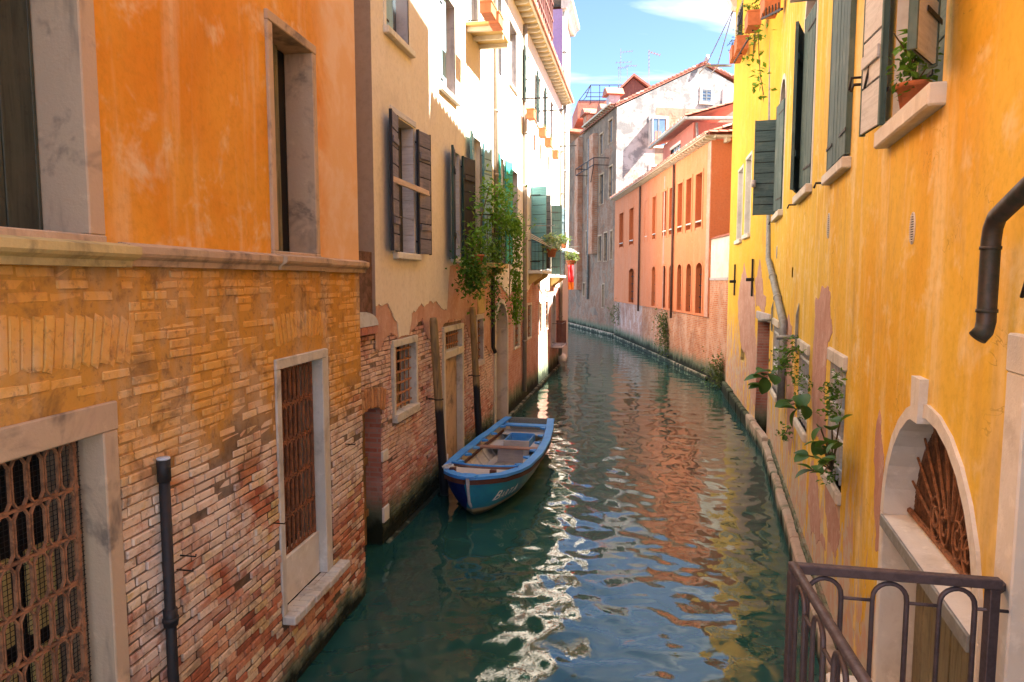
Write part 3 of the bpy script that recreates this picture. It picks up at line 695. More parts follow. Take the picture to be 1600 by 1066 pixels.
for i in range(n): b.box(5.84+1.39*i/n, 5.84+1.39*(i+1)/n, -.13+rl.uniform(-.006, .01), .075, .715+rl.uniform(-.008, .006), .80+rl.uniform(-.004, .004), .012)
b.build('sill', w)
# drain standpipe, nails
px_ = 4.14
b = mb(M['iron']); b.tube([(px_, -.06, -.2), (px_, -.06, 2.72)], .036, 14); b.tube([(px_, -.06, 2.63), (px_, -.06, 2.78)], .044, 14)
b.tube([(px_, -.06, 1.60), (px_, -.06, 1.72)], .047, 14); b.tube([(px_, -.06, 1.63), (px_, -.06, 1.66)], .054, 14); b.build('drainpipe', H1)
mb(M['lead']).tube([(px_, -.06, 2.781), (px_, -.06, 2.795)], .043, 14).build('pipe_cap', H1)
for x, z in ((4.34, 2.02), (4.30, 1.93), (5.68, 1.78), (7.42, 2.1)): mb(M['iron']).tube([(x, .02, z), (x+.01, -.13, z-.006), (x+.01, -.131, z+.012)], .006, 6).build('nail', H1)
# ---- cream house (lower wall runs on behind the orange corner)
H2 = empty('cream_house', L2.mat(), 'cream house with dark open shutters and peeling brick base, left bank behind the boat', 'house')
X1 = 7.72
door1 = (-1.1, -.06, -.4, 2.2, .16); wa = (.50, 1.49, 1.90, 2.96); da = (3.26, 4.55, -.2, 3.0); wb = (L2.x(745, 530), L2.x(754, 530), L2.z(745, 566), L2.z(745, 500))
wA = (.56, 1.50, 4.44, 6.50); wB = (.30, 1.32, 7.70, 9.4); wC = (3.78, 4.42, 4.47, 6.58); wD = (3.06, 4.12, 7.62, 9.4); wE = (5.35, 6.30, 4.40, 7.2); wF = (5.2, 6.1, L2.z(723, 30)+.02, L2.z(723, 30)+2.2)
b = mb(M['cream']); facade(b, -.28, X1, 5., 13.2, [wA[:2]+(5., 6.50), wB, wC[:2]+(5., 6.58), wD, wF, wE[:2]+(5., 7.2)], -.015); solid(b, -.28, X1, 5., 13.2, 8, -.015)
pl = [(590, 478), (604, 474), (620, 505), (622, 528), (638, 524), (642, 490), (655, 478), (672, 470), (697, 485), (699, 440), (702, 416), (722, 415), (735, 440), (770, 432)]
pl = [L2.hit(*p) for p in pl]; pl[0] = (-.28, pl[0][1]); pl[-1] = (X1, pl[-1][1])
for i in range(1, len(pl)):
    if pl[i][0] <= pl[i-1][0]: pl[i] = (pl[i-1][0]+.02, pl[i][1])
lnp = ragged(pl, .07, rl, 4)
def zat(x):
    q = sorted(lnp)
    for a, c in zip(q[:-1], q[1:]):
        if a[0] <= x <= c[0]: return a[1]+(c[1]-a[1])*(x-a[0])/max(1e-6, c[0]-a[0])
    return 4.
def cut(line, h):      # keep the sheet off an opening
    return [(x, z if not (h[0] < x < h[1]) else 5.) for x, z in line]
line = lnp
for h in (wA, wC, wE): line = [(x, z) for x, z in cut(line, h)]+[(h[0], min(q for q in [zat(h[0]), 5.])), (h[0]+1e-4, 5.), (h[1]-1e-4, 5.), (h[1], zat(h[1]))]
line = [(x, min(z, 5.)) for x, z in line]
skirt(b, line, 5., -.015, .02)
for h in (wA, wC, wE):     # plaster reaches below the openings too
    skirt(b, [(x, min(z, h[2]-.01)) for x, z in [(h[0], zat(h[0]))]+[q for q in lnp if h[0] < q[0] < h[1]]+[(h[1], zat(h[1]))]], h[2], -.0149, .02)
b.build('wall', H2)
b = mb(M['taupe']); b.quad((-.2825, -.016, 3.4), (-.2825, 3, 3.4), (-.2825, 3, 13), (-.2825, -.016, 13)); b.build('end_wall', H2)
lr = ragged([(-.28, 3.0), (.3, 3.2), (1.2, 3.1), (1.9, 3.35), (2.4, 2.9), (3.2, 3.15), (4.7, 3.2), (5.3, 2.7), (6.2, 2.5), (7.0, 2.3), (X1, 2.1)], .07, rl, 4)
hol = [(wb[0]-.1, wb[1]+.1, wb[2]-.1, wb[3]+.1)]
b = mb(M['render']); b.rnd = None
seg = sorted(lr)
for a, c in zip(seg[:-1], seg[1:]):
    if any(h[0] < (a[0]+c[0])/2 < h[1] for h in hol):
        h = hol[0]; b.quad((a[0], -.001, h[3]), (c[0], -.001, h[3]), (c[0], -.001, 5.), (a[0], -.001, 5.)); continue
    if c[0]-a[0] > 1e-5: b.quad((a[0], -.001, a[1]), (c[0], -.001, c[1]), (c[0], -.001, 4.43), (a[0], -.001, 4.43)); b.quad((a[0], -.001, a[1]), (c[0], -.001, c[1]), (c[0], .03, c[1]), (a[0], .03, a[1]))
b.build('rough_render', H2)
b = mb(M['mortar_b']); facade(b, -1.9, X1, -1, 4.4, [door1, wa, da, wb], .032); b.quad((-1.9, .032, -1), (-1.9, 3, -1), (-1.9, 3, 3.3), (-1.9, .032, 3.3)); b.quad((-1.9, .032, 3.3), (-.28, .032, 3.3), (-.28, 3, 3.3), (-1.9, 3, 3.3)); b.build('brick_backing', H2)
hb = [(door1[0]-.0, door1[1]+.0, -1, 2.04), (-1.2, .02, 2.02, 2.45), (wa[0]-.11, wa[1]+.09, wa[2]-.13, wa[3]+.12), (da[0]-.13, da[1]+.08, -1, 3.1), (wb[0]-.1, wb[1]+.1, wb[2]-.1, wb[3]+.1)]
def lowrend(x): 
    for a, c in zip(seg[:-1], seg[1:]):
        if a[0] <= x <= c[0]: return (a[1]+c[1])/2
    return 9.
bricks(H2, L2, 'brick_b', -1.6, X1, .02, 3.3, hb, prow=.068, flush=lambda x, z: .028+.008*math.sin(x*3.1+z*5.), keep=lambda x, z: x < -.28 or z < lowrend(x)+.05)
soldier_arch(H2, 'brick_c', -1.15, -.0, 2.06, .30, .12, 11, proud=.0)
# doorway beside the orange corner
b = mb(M['wall_b2']); lining(b, (door1[0], door1[1], -.4, 2.2, .16), .03, .34); dd = b.build('door', H2, label='narrow plank door in a brick arch beside the orange corner')
b = mb(M['door_wood'])
for i in range(7): b.box(door1[0]+.149*i, door1[0]+.149*i+.142, .27+rl.uniform(0, .006), .31, -.3+rl.uniform(0, .06), 2.15, .004)
for z in (.45, 1.25): b.box(door1[0], door1[1], .24, .268, z, z+.11, .004)
b.build('planks', dd)
for z, h in ((1.28, .16), (.34, .24)): mb(M['stone_w']).box(-.056, .17, -.004, .24, z, z+h, .012).build('corner_stone', H2)
mb(M['lead']).prism([(-1.5, 3.36)]+[(-.9-.6*math.cos(math.pi*i/12), 3.38+.19*math.sin(math.pi*i/12)) for i in range(13)]+[(-.3, 3.36)], 'y', -.06, 1.2).build('lead_cap', H2)
b = MB()
for i in range(6): b.use(M['brick_b']); b.box(-1.5+.205*i, -1.5+.205*i+.195, -.05, .3, 3.245+rl.uniform(-.004, .004), 3.355, .008)
b.build('cap_course', H2)
# small barred window
w = window(H2, wa, .085, .02, .26, 'stone', 'dark', lintel=.11, sill=(.06, .06, .13), label='small barred window with pale stone frame')
bars(mb(M['rust_l']), wa[0], wa[1], wa[2], wa[3], .09, 5, 6, .022).build('grille', w); b = mb(M['door_wood']); b.box(.95, 1.2, .19, .22, wa[2], 2.5); b.build('loose_board', w)
# water door with barred transom
b = mb(M['stone']); frame_blocks(b, (da[0], da[1], -.3, 2.98), .11, .02, .34, lintel=.11, foot=False); b.box(da[0]-.113, da[1]+.113, -.026, .3, 2.45, 2.60, .012)
w = b.build('water_door', H2, label='stone-framed water door with barred transom behind the boat')
bars(mb(M['rust_l']), da[0], da[1], 2.61, 2.97, .09, 9, 2, .02).build('grille', w); mb(M['dark']).quad((da[0], .33, -.3), (da[1], .33, -.3), (da[1], .33, 3.), (da[0], .33, 3.)).build('backing', w)
b = mb(M['stone_d']); b.box(da[0]+.42, da[1]-.003, .12, .30, -.3, 2.44, .01); b.build('walled_up_half', w)
b = mb(M['door_wood'])
for i in range(3): b.box(da[0]+.01+.135*i, da[0]+.135+.135*i, .24, .27, -.2, 2.44, .004)
b.build('planks', w); mb(M['stone_w']).box(da[0]-.02, da[1]+.3, -.55, .2, -.35, .06, .02).build('step', w)
w = window(H2, wb, .09, .02, .26, 'stone_p', 'dark', lintel=.12, sill=(.05, .05, .11), label='barred window beside the second mooring post'); bars(mb(M['rust']), *wb, .07, 3, 6, .02).build('grille', w)
mb(M['stone_y']).box(wb[0]+.05, wb[1]+.2, -.02, .02, wb[3]+.13, wb[3]+.95, .01).build('boarded_panel', H2)
# upper windows
def shuttered(house, h, lw_, la, rw_, ra, mf, mbk, n=8, fm='cream', depth=.2, back='dim', label=None, inner=None, zt=.0, sill=True, y=-.055, ledge=None, **k):
    w = window(house, h, .05, -1, depth, fm, back, label=label)
    if lw_: shutter(w, h[0]-.01, y, h[2]-zt, h[3]-.02, lw_, la, 'l', mf, mbk, n, ledge=ledge, **k)
    if rw_: shutter(w, h[1]+.01, y, h[2]-zt, h[3]-.02, rw_, ra, 'r', mf, mbk, n, ledge=ledge, **k)
    if inner: shutter(w, h[1]-.012, -.01, h[2]+.02, h[3]-.04, depth*1.4, -86, 'r', inner, inner, 7)
    if sill: mb(M['stone_w']).box(h[0]-.1, h[1]+.1, -.10, .05, h[2]-.11, h[2]-.005, .012).build('sill', w)
    return w
w = shuttered(H2, wA, .45, 172, .47, 172, M['sh_black'], M['sh_plum'], label='window with plum shutters held open by a wooden bar', ledge=M['sh_black'])
b = mb(M['sh_pale'])
for i in range(7): b.box(1.478, 1.497, -.01, .19, 4.46+.29*i, 4.46+.29*i+.283, .002)
b.build('inner_boards', w); mb(M['woodbar']).box(.13, 2.03, -.15, -.11, 5.44, 5.53, .006).build('cross_bar', w)
mb(M['sh_pale']).box(wA[0]-.15, wA[1]+.1, -.03, 0, 6.52, 6.62, .008).build('lintel', w)
w = shuttered(H2, wB, 0, 0, 0, 0, M['sh_blue'], M['sh_blue'], fm='stone_p', depth=.2, back='glass', label='upper window with blue-grey shutter inside, top of the cream wall'); mb(M['stone_w']).box(wB[0]-.1, wB[0], -.03, .05, wB[2], wB[3], .006).build('jamb', w)
shutter(w, wB[0], .06, wB[2]+.02, wB[3], .5, 0, 'l', M['sh_blue'], n=5, boards='v')
w = shuttered(H2, wC, .52, 168, .56, 168, M['sh_green'], M['sh_black'], n=6, label='window with dark green shutters left of the balcony', ledge=M['sh_green'], zt=.06)
b = mb(M['sh_pale'])
for i in range(8): b.box(wC[1]-.03, wC[1]-.01, -.01, .19, 4.5+.26*i, 4.5+.26*i+.252, .002)
b.build('inner_boards', w)
w = shuttered(H2, wD, 0, 0, 0, 0, M['sh_blue'], M['sh_blue'], fm='stone_p', depth=.2, back='dim', label='sunlit upper window with pale blue shutter'); shutter(w, wD[0], .05, wD[2]+.02, wD[3], .62, 0, 'l', M['sh_blue'], n=5, boards='v')
w = shuttered(H2, wE, .42, 172, .40, 164, M['sh_teal'], M['sh_blue'], n=8, label='balcony door with blue-green shutters', sill=False)
w = window(H2, wF, .05, -1, .2, 'stone_p', 'glass', label='high balcony door with pale blue shutter'); shutter(w, wF[0], .05, wF[2], wF[3], .5, 0, 'l', M['sh_blue'], n=4, boards='v')
# balcony with brown corbels
def railing(parent, x0, x1, yb, z0, z1, step=.11, m='iron', belly=0., ends=True, w=.012, name='railing'):
    b = mb(M[m]); n = max(2, int((x1-x0)/step))
    for i in range(n+1): x = x0+(x1-x0)*i/n; b.tube([(x, -yb, z0), (x, -yb-belly, z0+.25*(z1-z0)), (x, -yb, z1)], w*.55, 5)
    if ends:
        k = max(1, int(yb/step))
        for x in (x0, x1):
            for i in range(1, k): b.tube([(x, -yb*i/k, z0), (x, -yb*i/k, z1)], w*.55, 5)
            b.box(x-w, x+w, -yb-w, 0, z1, z1+w*1.6); b.box(x-w*.6, x+w*.6, -yb, 0, z0+.02, z0+.02+w)
    b.box(x0-w, x1+w, -yb-w, -yb+w, z1+.001, z1+.001+w*1.6); b.box(x0, x1, -yb-w*.6, -yb+w*.6, z0+.02, z0+.02+w)
    return b.build(name, parent)
def balcony(house, x0, x1, z, yb, m='stone_w', rh=1.0, corb=(), step=.11, th=.10, label=None, rm='iron', belly=0.):
    o = mb(M[m]).box(x0, x1, -yb, .02, z-th, z, .012).build('balcony', house)
    if label: o['label'] = label
    for x in corb: mb(M['soffit'] if m == 'stone_w' else M['stone_y']).prism([(.02, z-th-.002), (-yb*.85, z-th-.002), (-yb*.8, z-th-.10), (-yb*.35, z-th-.26), (.02, z-th-.42)], 'x', x-.09, x+.09).build('corbel', o)
    railing(o, x0+.03, x1-.03, yb-.05, z, z+rh, step, rm, belly)
    return o
balcony(H2, 5.0, 6.6, 4.38, .62, 'stone_y', 1.02, (5.25, 6.35), label='iron balcony overgrown with climbing plants')
# drainpipes and far roof
xp = L2.x(771, 200); pipe(H2, [(xp, -.07, 13), (xp, -.07, 5.1)], .055, 'taupe_pipe'); pipe(H2, [(L2.x(767, 480), -.06, 4.3), (L2.x(767, 480), -.06, 2.3), (L2.x(767, 480)+.05, -.10, 2.15)], .05, 'iron')
# ---- white house
H3 = empty('white_house', L2.mat(), 'long sunlit white house with four flower boxes under its upper windows', 'house')
XE = L2.x(877, 300); EZ = 12.0
up = [(9.88, 10.9), (12.3, 13.05), (14.9, 15.7), (16.85, 17.45), (18.5, 19.3)]; up = [(a, c, 9.55, 11.2) for a, c in up]
top1 = (7.95, 8.75, 9.35, 11.9)
mid = [(8.25, 9.0, 4.45, 7.25), (10.35, 11.15, 5.6, 7.2), (13.55, 14.75, 4.35, 7.15), (18.9, 19.9, 4.25, 7.1)]
low = [(10.75, 11.6, 1.95, 3.05), (13.1, 13.9, 2.05, 3.15), (15.85, 16.4, 2.05, 3.12), (17.4, 18.15, 2.05, 3.15)]
ad = (7.95, 9.5, -.3, 3.38, .75); ag = (19.35, 20.6, 1.2, 3.4, .5)
b = mb(M['white']); facade(b, X1+.002, XE, 4.2, EZ, up+[top1]+mid, -.015); solid(b, X1+.002, XE, 3.0, EZ, 8, -.015)
zl = ragged([(X1, 3.6), (8.2, 4.0), (9.8, 3.5), (10.9, 3.9), (12.0, 3.4), (13.4, 3.7), (15, 4.1), (16.6, 3.5), (18.8, 3.6), (20, 3.9), (XE, 3.5)], .05, rl, 4)
skirt(b, zl, 4.2, -.015, .03); b.build('wall', H3)
b = mb(M['wall_b']); facade(b, X1+.002, XE, -1, 4.2, low+[ad, ag], .02); b.build('brick_base', H3)
for i, h in enumerate(up):
    w = window(H3, h, .05, -1, .2, 'stone_p', 'glass', label=None); casement(w, h, .14, 'sh_white', 'glass', 2, 3); mb(M['stone_w']).box(h[0]-.1, h[1]+.1, -.07, .05, h[2]-.1, h[2]-.005, .01).build('sill', w); mb(M['stone_w']).box(h[0]-.12, h[1]+.12, -.045, 0, h[3]+.005, h[3]+.10, .008).build('lintel', w)
    if i in (1, 2, 3): shutter(w, h[0]-.01, -.05, h[2], h[3], (h[1]-h[0])*.5, 175, 'l', M['sh_green'], n=6)
w = window(H3, top1, .05, -1, .2, 'stone_p', 'glass'); casement(w, top1, .12, 'sh_blue')
w = shuttered(H3, mid[0], .4, 172, .4, 165, M['sh_turq'], M['sh_turq'], fm='white', label='turquoise shuttered window behind the drainpipe')
w = window(H3, mid[1], .05, -1, .2, 'stone_p', 'glass'); mb(M['stone_w']).box(mid[1][0]-.1, mid[1][1]+.1, -.06, .05, mid[1][2]-.1, mid[1][2]-.005, .01).build('sill', w)
w = shuttered(H3, mid[2], .52, 100, 0, 0, M['sh_teal'], M['sh_teal'], n=9, fm='white', label='balcony door with teal and grey shutters', sill=False); shutter(w, mid[2][1], -.05, 4.4, 7.0, .5, 95, 'r', M['sh_grey'], n=9)
w = shuttered(H3, mid[3], .42, 95, .42, 100, M['sh_green'], M['sh_blue'], n=9, fm='white', label='balcony door with pale blue shutters at the far end', sill=False)
for h in low:
    w = window(H3, h, .08, .015, .2, 'stone', 'dark'); bars(mb(M['rust']), *h[:4], .06, 3, 5, .025).build('grille', w)
b = mb(M['stone']); frame_blocks(b, ad, .12, .03, .5, foot=False); w = b.build('arched_doorway', H3, label='tall arched water doorway below the vines'); fill(mb(M['render']), ad, .34).build('blocking', w)
b = mb(M['dark']); b.box(8.3, 8.9, .30, .335, 2.4, 3.1); b.build('opening', w)
b = mb(M['stone_p']); frame_blocks(b, ag, .1, .03, .3, foot=False); w = b.build('arched_window', H3); fill(mb(M['dim']), ag, .25).build('backing', w)
balcony(H3, 13.1, 15.1, 4.32, .55, 'stone_w', .98, (13.35, 14.8), .12, label='small iron balcony below the teal shutters')
balcony(H3, 18.5, 20.3, 4.2, .5, 'stone_w', .95, (18.75, 20.0), .12, label='small iron balcony at the far end of the white wall')
HBZ = L2.z(723, 30); o = balcony(H2, 4.95, 6.35, HBZ, .7, 'soffit', 1.0, (), .1, .07, label='iron balcony with terracotta boxes high on the sunlit wall')
for x in (5.1, 5.65, 6.2): mb(M['rafter']).box(x-.04, x+.04, -.69, .02, HBZ-.16, HBZ-.072).build('joist', o)
o = mb(M['stone_p']).box(19.3, 21.0, -.5, .02, 1.12, 1.2, .01).build('balcony', H3, label='low walled balcony above the water'); railing(o, 19.33, 20.97, .45, 1.2, 2.15, .3, 'rail')
mb(M['brownwood']).box(20.94, 20.98, -.46, -.02, 1.2, 2.2).build('side_panel', o)
xp = L2.x(817, 200); pipe(H3, [(xp, -.07, 11.9), (xp, -.07, .4)], .07, 'taupe_pipe')
xp = L2.x(875, 300)-.12; pipe(H3, [(xp, -.08, 11.7), (xp, -.08, .45)], .085, 'taupe_pipe')
b = mb(M['stone_w']); b.lathe([(0, -.5), (.16, -.5), (.16, .2), (.2, .22), (.24, .35), (.2, .5), (.12, .6), (0, .62)], (xp+.1, -.14, 0), 12); b.build('bollard_foot', H3)
b = mb(M['ledge']); b.box(X1+.6, XE, -.10, .02, -.6, .10, .02); b.build('plinth', H3); b = mb(M['ledge']); b.box(.02, X1+.6, -.06, .03, -.6, .03, .02); b.build('plinth', H2)
rafter_eave(H3, 7.75, XE+.1, EZ, .42, .46)
rf = tile_roof(H3, 7.75, XE+.1, -.55, 4., EZ+.16, EZ+1.6, .24)
# wooden roof terrace
al = mb(M['brownwood']).box(11.5, 21.2, .3, 3.6, 13.7, 13.78).build('roof_terrace', H3)
for i in range(20):
    x = 11.5+.51*i
    mb(M['brownwood']).box(x-.05, x+.05, .25, .33, 12.4, 16.6).build('post', al)
    if i < 19: mb(M['brownwood']).bar((x, .27, 15.6), (x+.51, .27, 13.8), .06).build('brace', al)
for z in (13.85, 14.5, 15.2, 15.9, 16.5): mb(M['brownwood']).box(11.45, 21.2, .22, .245, z, z+.10).build('rail', al)
b = mb(M['brownwood']); 
for i in range(35): b.box(11.6+.27*i, 11.82+.27*i, .4, .43, 12.3, 13.7)
b.build('screen', al)
# ---- lilac house further on
H4 = empty('lilac_house', L2.mat(), 'tall narrow house with lilac end wall and white canal front, far left', 'house')
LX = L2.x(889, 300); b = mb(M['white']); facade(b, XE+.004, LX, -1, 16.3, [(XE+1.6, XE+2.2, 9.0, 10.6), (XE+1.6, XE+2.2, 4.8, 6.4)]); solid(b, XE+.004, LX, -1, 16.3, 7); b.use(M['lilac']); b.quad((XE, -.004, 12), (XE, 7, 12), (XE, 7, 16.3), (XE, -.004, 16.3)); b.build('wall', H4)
for h in ((XE+1.6, XE+2.2, 9.0, 10.6), (XE+1.6, XE+2.2, 4.8, 6.4)): window(H4, h, .05, -1, .15, 'stone_p', 'glass')
b = mb(M['stone_w']); b.prism([(.05, 16.3), (-.2, 16.3), (-.35, 16.55), (-.45, 16.6), (-.45, 16.8), (.05, 16.8)], 'x', XE-.1, LX+.3); b.build('cornice', H4)
b = mb(M['tile']); b.box(XE-.1, LX+.3, -.4, 7, 16.8, 16.95); b.build('roof', H4)
ch = mb(M['redplaster']).box(XE+.5, XE+1.5, .3, 1.2, 16.9, 17.6).build('chimney', H4); b = mb(M['tile']); b.prism([(XE+.35, 17.6), (XE+1.65, 17.6), (XE+1.0, 18.25)], 'y', .15, 1.35); b.build('chimney_cap', ch)
mb(M['zinc']).prism([(XE-1.5, 17.3), (XE+.5, 16.6), (XE+.5, 16.75), (XE-1.5, 17.5)], 'y', -.3, 1.).build('gutter', H4)
xp = XE+.12; pipe(H4, [(xp, -.12, 16.2), (xp, -.12, 5.5)], .09, 'zinc')
# ------------------------------------------------------------------ the right bank
rr = random.Random(23)
_a = G(1240, 880); _t = math.atan(315/1070.); _tx = (math.sin(_t), math.cos(_t))
_a = (_a[0]+.10*_tx[1], _a[1]-.10*_tx[0])
R1 = Wall(_a, (_a[0]+_tx[0], _a[1]+_tx[1]), 'R')
_b = G(1195, 722); _bx = -6.45; BEND = (_a[0]-_bx*_tx[0], _a[1]-_bx*_tx[1])
_e = G(1128, 612); R2 = Wall(BEND, (_e[0]+.12, _e[1]), 'R')
def onto(house, base, wall, fn):
    """builds parts in another wall's frame and hangs them on the house"""
    old = set(house.children); fn(); rel = base.mat().inverted() @ wall.mat()
    for o in house.children:
        if o not in old: o.matrix_basis = rel @ o.matrix_basis
H5 = empty('yellow_house', R1.mat(), 'peeling yellow house along the right bank, nearest on the right', 'house')
y1 = (4.15, 5.38, 5.18, 7.8); y2 = (1.30, 2.42, 5.25, 7.7); y3 = (-1.90, -.50, 5.36, 8.5, .7); y4 = (-6.2, -4.8, 5.42, 8.15, .7)
g1 = (1.78, 2.74, 1.86, 3.12); g2 = (-1.12, .02, 1.88, 2.98); g3 = (-5.9, -4.55, 1.65, 3.05)
ax0, ax1 = R1.x(1384, 800), R1.x(1531, 900); adr = (ax0, ax1, .9, R1.z(1437, 645), R1.z(1437, 645)-R1.z(1384, 803)); wd = (6.84, 7.8, .9, 3.60)
b = mb(M['yellow']); facade(b, _bx, 9.4, -1, 13.0, [y1, y2, y3, y4, g1, g2, g3, adr, wd, (-2.62, -2.42, 4.05, 4.22)]); solid(b, _bx+.02, 9.4, -1, 13.0, 7, .02); facade(b, _bx, -2.1, 13.0, 13.75); solid(b, _bx+.02, -2.1, 13.01, 13.75, 7, .02); facade(b, -2.1, 3.6, 13.0, 15.6); solid(b, -2.1, 3.6, 13.01, 15.6, 7, .02); b.build('wall', H5)
fill(mb(M['dim']), (-2.62, -2.42, 4.05, 4.22), .12).build('putlog_hole', H5)
# upper windows
w = window(H5, y1, .05, -1, .24, 'stone_w', 'dim', label='upper window with pale open shutters and a potted plant'); mb(M['stone_w']).box(4.04, 5.47, -.10, .05, 5.03, 5.165, .012).build('sill', w)
shutter(w, y1[0], -.05, 5.2, 7.8, .46, 173, 'l', M['sh_sage'], M['sh_white'], 7, ledge=M['sh_sage']); shutter(w, y1[1]+.06, -.05, 5.26, 7.8, .45, 152, 'r', M['sh_white'], M['sh_sage'], 7, ledge=M['sh_sage'])
shutter(w, y1[0]+.02, .16, 5.2, 7.8, .64, 0, 'l', M['sh_sage_h'], M['sh_sage_h'], 6); b = mb(M['iron'])
b.tube([(3.55, -.06, 5.72), (3.55, -.2, 5.72), (3.54, -.21, 5.62)], .012, 6); b.tube([(3.55, -.10, 5.72), (3.86, -.12, 5.72), (3.86, -.15, 5.55)], .010, 6); b.build('shutter_hook', w)
w = window(H5, y2, .05, -1, .2, 'stone_w', 'dim', label='window closed by a large grey-green shutter'); mb(M['stone_w']).box(1.16, 2.52, -.09, .05, 5.12, 5.235, .012).build('sill', w)
shutter(w, 1.27, -.05, 5.27, 7.7, .59, 0, 'l', M['sh_sage'], n=3, boards='v', th=.05); shutter(w, 2.46, -.05, 5.27, 7.7, .59, 0, 'r', M['sh_sage'], n=3, boards='v', th=.05)
b = mb(M['stone_w']); frame_blocks(b, y3, .09, .012, .22, foot=False); w = b.build('window', H5, label='arched window with half-open narrow shutters'); fill(mb(M['dark']), y3, .2).build('backing', w); mb(M['stone_w']).box(y3[0]-.12, y3[1]+.12, -.09, .05, y3[2]-.13, y3[2]-.004, .012).build('sill', w)
shutter(w, y3[0], -.04, y3[2]+.02, 7.85, .68, 14, 'l', M['sh_sage'], M['sh_sage'], 4, 'v'); shutter(w, y3[1], -.02, y3[2]+.02, 7.85, .70, 5, 'r', M['sh_sage'], M['sh_sage'], 4, 'v')
mb(M['sh_white']).tube([(-.95, -.32, 8.1), (-.95, .1, 8.1)], .07, 12).build('flue', w)
b = mb(M['stone_w']); frame_blocks(b, y4, .10, .012, .22, foot=False); w = b.build('window', H5, label='arched window with one shutter standing square to the wall'); fill(mb(M['dark']), y4, .2).build('backing', w); mb(M['stone_w']).box(y4[0]-.14, y4[1]+.12, -.10, .05, y4[2]-.13, y4[2]-.004, .012).build('sill', w)
shutter(w, y4[0], -.04, 5.44, 7.5, .46, 92, 'l', M['sh_sage_h'], M['sh_sage_h'], 9); shutter(w, y4[1], -.04, 5.44, 7.6, .68, 7, 'r', M['sh_sage'], M['sh_sage'], 4, 'v')
mb(M['stone_p']).tube([(-6.1, -.50, 6.05), (-6.1, -.50, 6.2)], .05, 8).build('hanging_weight', w)
for x, z in ((3.2, 5.75), (.95, 5.18), (-2.25, 5.25), (-6.38, 5.3)): mb(M['iron']).tube([(x, .02, z), (x, -.12, z), (x, -.14, z-.06)], .014, 6).build('shutter_catch', H5)
# lower barred windows
def low_yellow(h, label, n=5):
    w = window(H5, h, .05, -1, .26, 'stone', 'dark', label=label); bars(mb(M['sh_white']), h[0], h[1], h[2], h[3], .035, n, 4, .026).build('grille', w)
    b = mb(M['stone']); b.box(h[0]-.06, h[1]+.05, -.035, .08, h[3]-.02, h[3]+.13, .015); b.build('lintel', w)
    b = mb(M['stone']); b.box(h[0]-.08, h[1]+.03, -.05, .10, h[2]-.13, h[2], .02); b.build('sill', w); return w
low_yellow(g1, 'barred ground floor window with large fig leaves growing out'); low_yellow(g2, 'middle barred ground floor window with leaves on the yellow wall'); low_yellow(g3, 'far barred ground floor window behind the bent drainpipe')
# bare patches where the plaster is gone
P = lambda *q: [R1.hit(*p) for p in q]
patch(H5, P((1274, 470), (1284, 448), (1297, 455), (1301, 520), (1294, 535), (1290, 690), (1270, 672), (1270, 560), (1273, 520)), 'render', -.005, 2)
patch(H5, P((1226, 505), (1238, 510), (1240, 600), (1243, 650), (1232, 700), (1228, 600)), 'render', -.005, 3)
patch(H5, P((1292, 720), (1306, 760), (1312, 840), (1300, 860), (1290, 800)), 'render', -.004, 6, .12)
patch(H5, P((1375, 640), (1366, 720), (1368, 860), (1376, 860), (1380, 700)), 'render', -.004, 12, .06)
patch(H5, P((1268, 720), (1280, 790), (1290, 860), (1276, 850), (1262, 780)), 'render', -.004, 14, .12)
# hinged iron flap frames
for x, z, s in ((-1.32, 3.1, 1.), (-6.1, 3.1, .8)):
    b = mb(M['zinc']); b.prism([(-.01, z-.25), (-.05, z-.2), (-.05, z+.35*s), (-.01, z+.55*s)], 'x', x-.03, x+.03); b.tube([(x, 0, z+.02), (x, -.32, z+.0)], .035, 8); b.build('wall_anchor', H5)
# oval vents
for x, z, rx, rz in ((4.9, 4.35, .05, .10), (1.26, 4.64, .07, .14), (-5.75, 4.6, .09, .13)):
    n = 18; b = mb(M['dark']); b.add([(x+rx*math.cos(2*math.pi*i/n), -.003, z+rz*math.sin(2*math.pi*i/n)) for i in range(n)], [tuple(range(n))]); b.use(M['stone_w'])
    for i in range(-5, 6):
        hw = rx*math.sqrt(max(0, 1-(i/6)**2)); b.box(x-hw, x+hw, -.013, -.004, z+rz*i/6-.004, z+rz*i/6+.004)
    b.tube([(x+rx*1.06*math.cos(2*math.pi*i/n), -.004, z+rz*1.05*math.sin(2*math.pi*i/n)) for i in range(n+1)], .006, 5); b.build('vent', H5)
# arched door with sunburst fanlight and zinc hood
b = mb(M['stone_w']); frame_blocks(b, adr, .085, .02, .34, foot=False); k = R1.hit(1443, 620)
b.prism([(k[0]-.075, k[1]-.16), (k[0]+.075, k[1]-.16), (k[0]+.095, k[1]+.12), (k[0]-.095, k[1]+.12)], 'y', -.05, .2); w = b.build('arched_door', H5, label='arched stone door with rusty sunburst fanlight')
hz = adr[3]-adr[4]; fill(mb(M['dark']), adr, .33).build('backing', w); fill(mb(M['fan_board']), (adr[0], adr[1], hz, adr[3], adr[4]-.002), .2).build('fanlight_board', w)
fx = (ax0+ax1)/2; b = mb(M['rust_m'])
for i in range(0, 13):
    t = math.pi*i/12; b.bar((fx-.22*math.cos(t), .155, hz+.06+.22*math.sin(t)), (fx-(ax1-ax0)*.5*math.cos(t), .155, hz+.06+adr[4]*.95*math.sin(t)), .013)
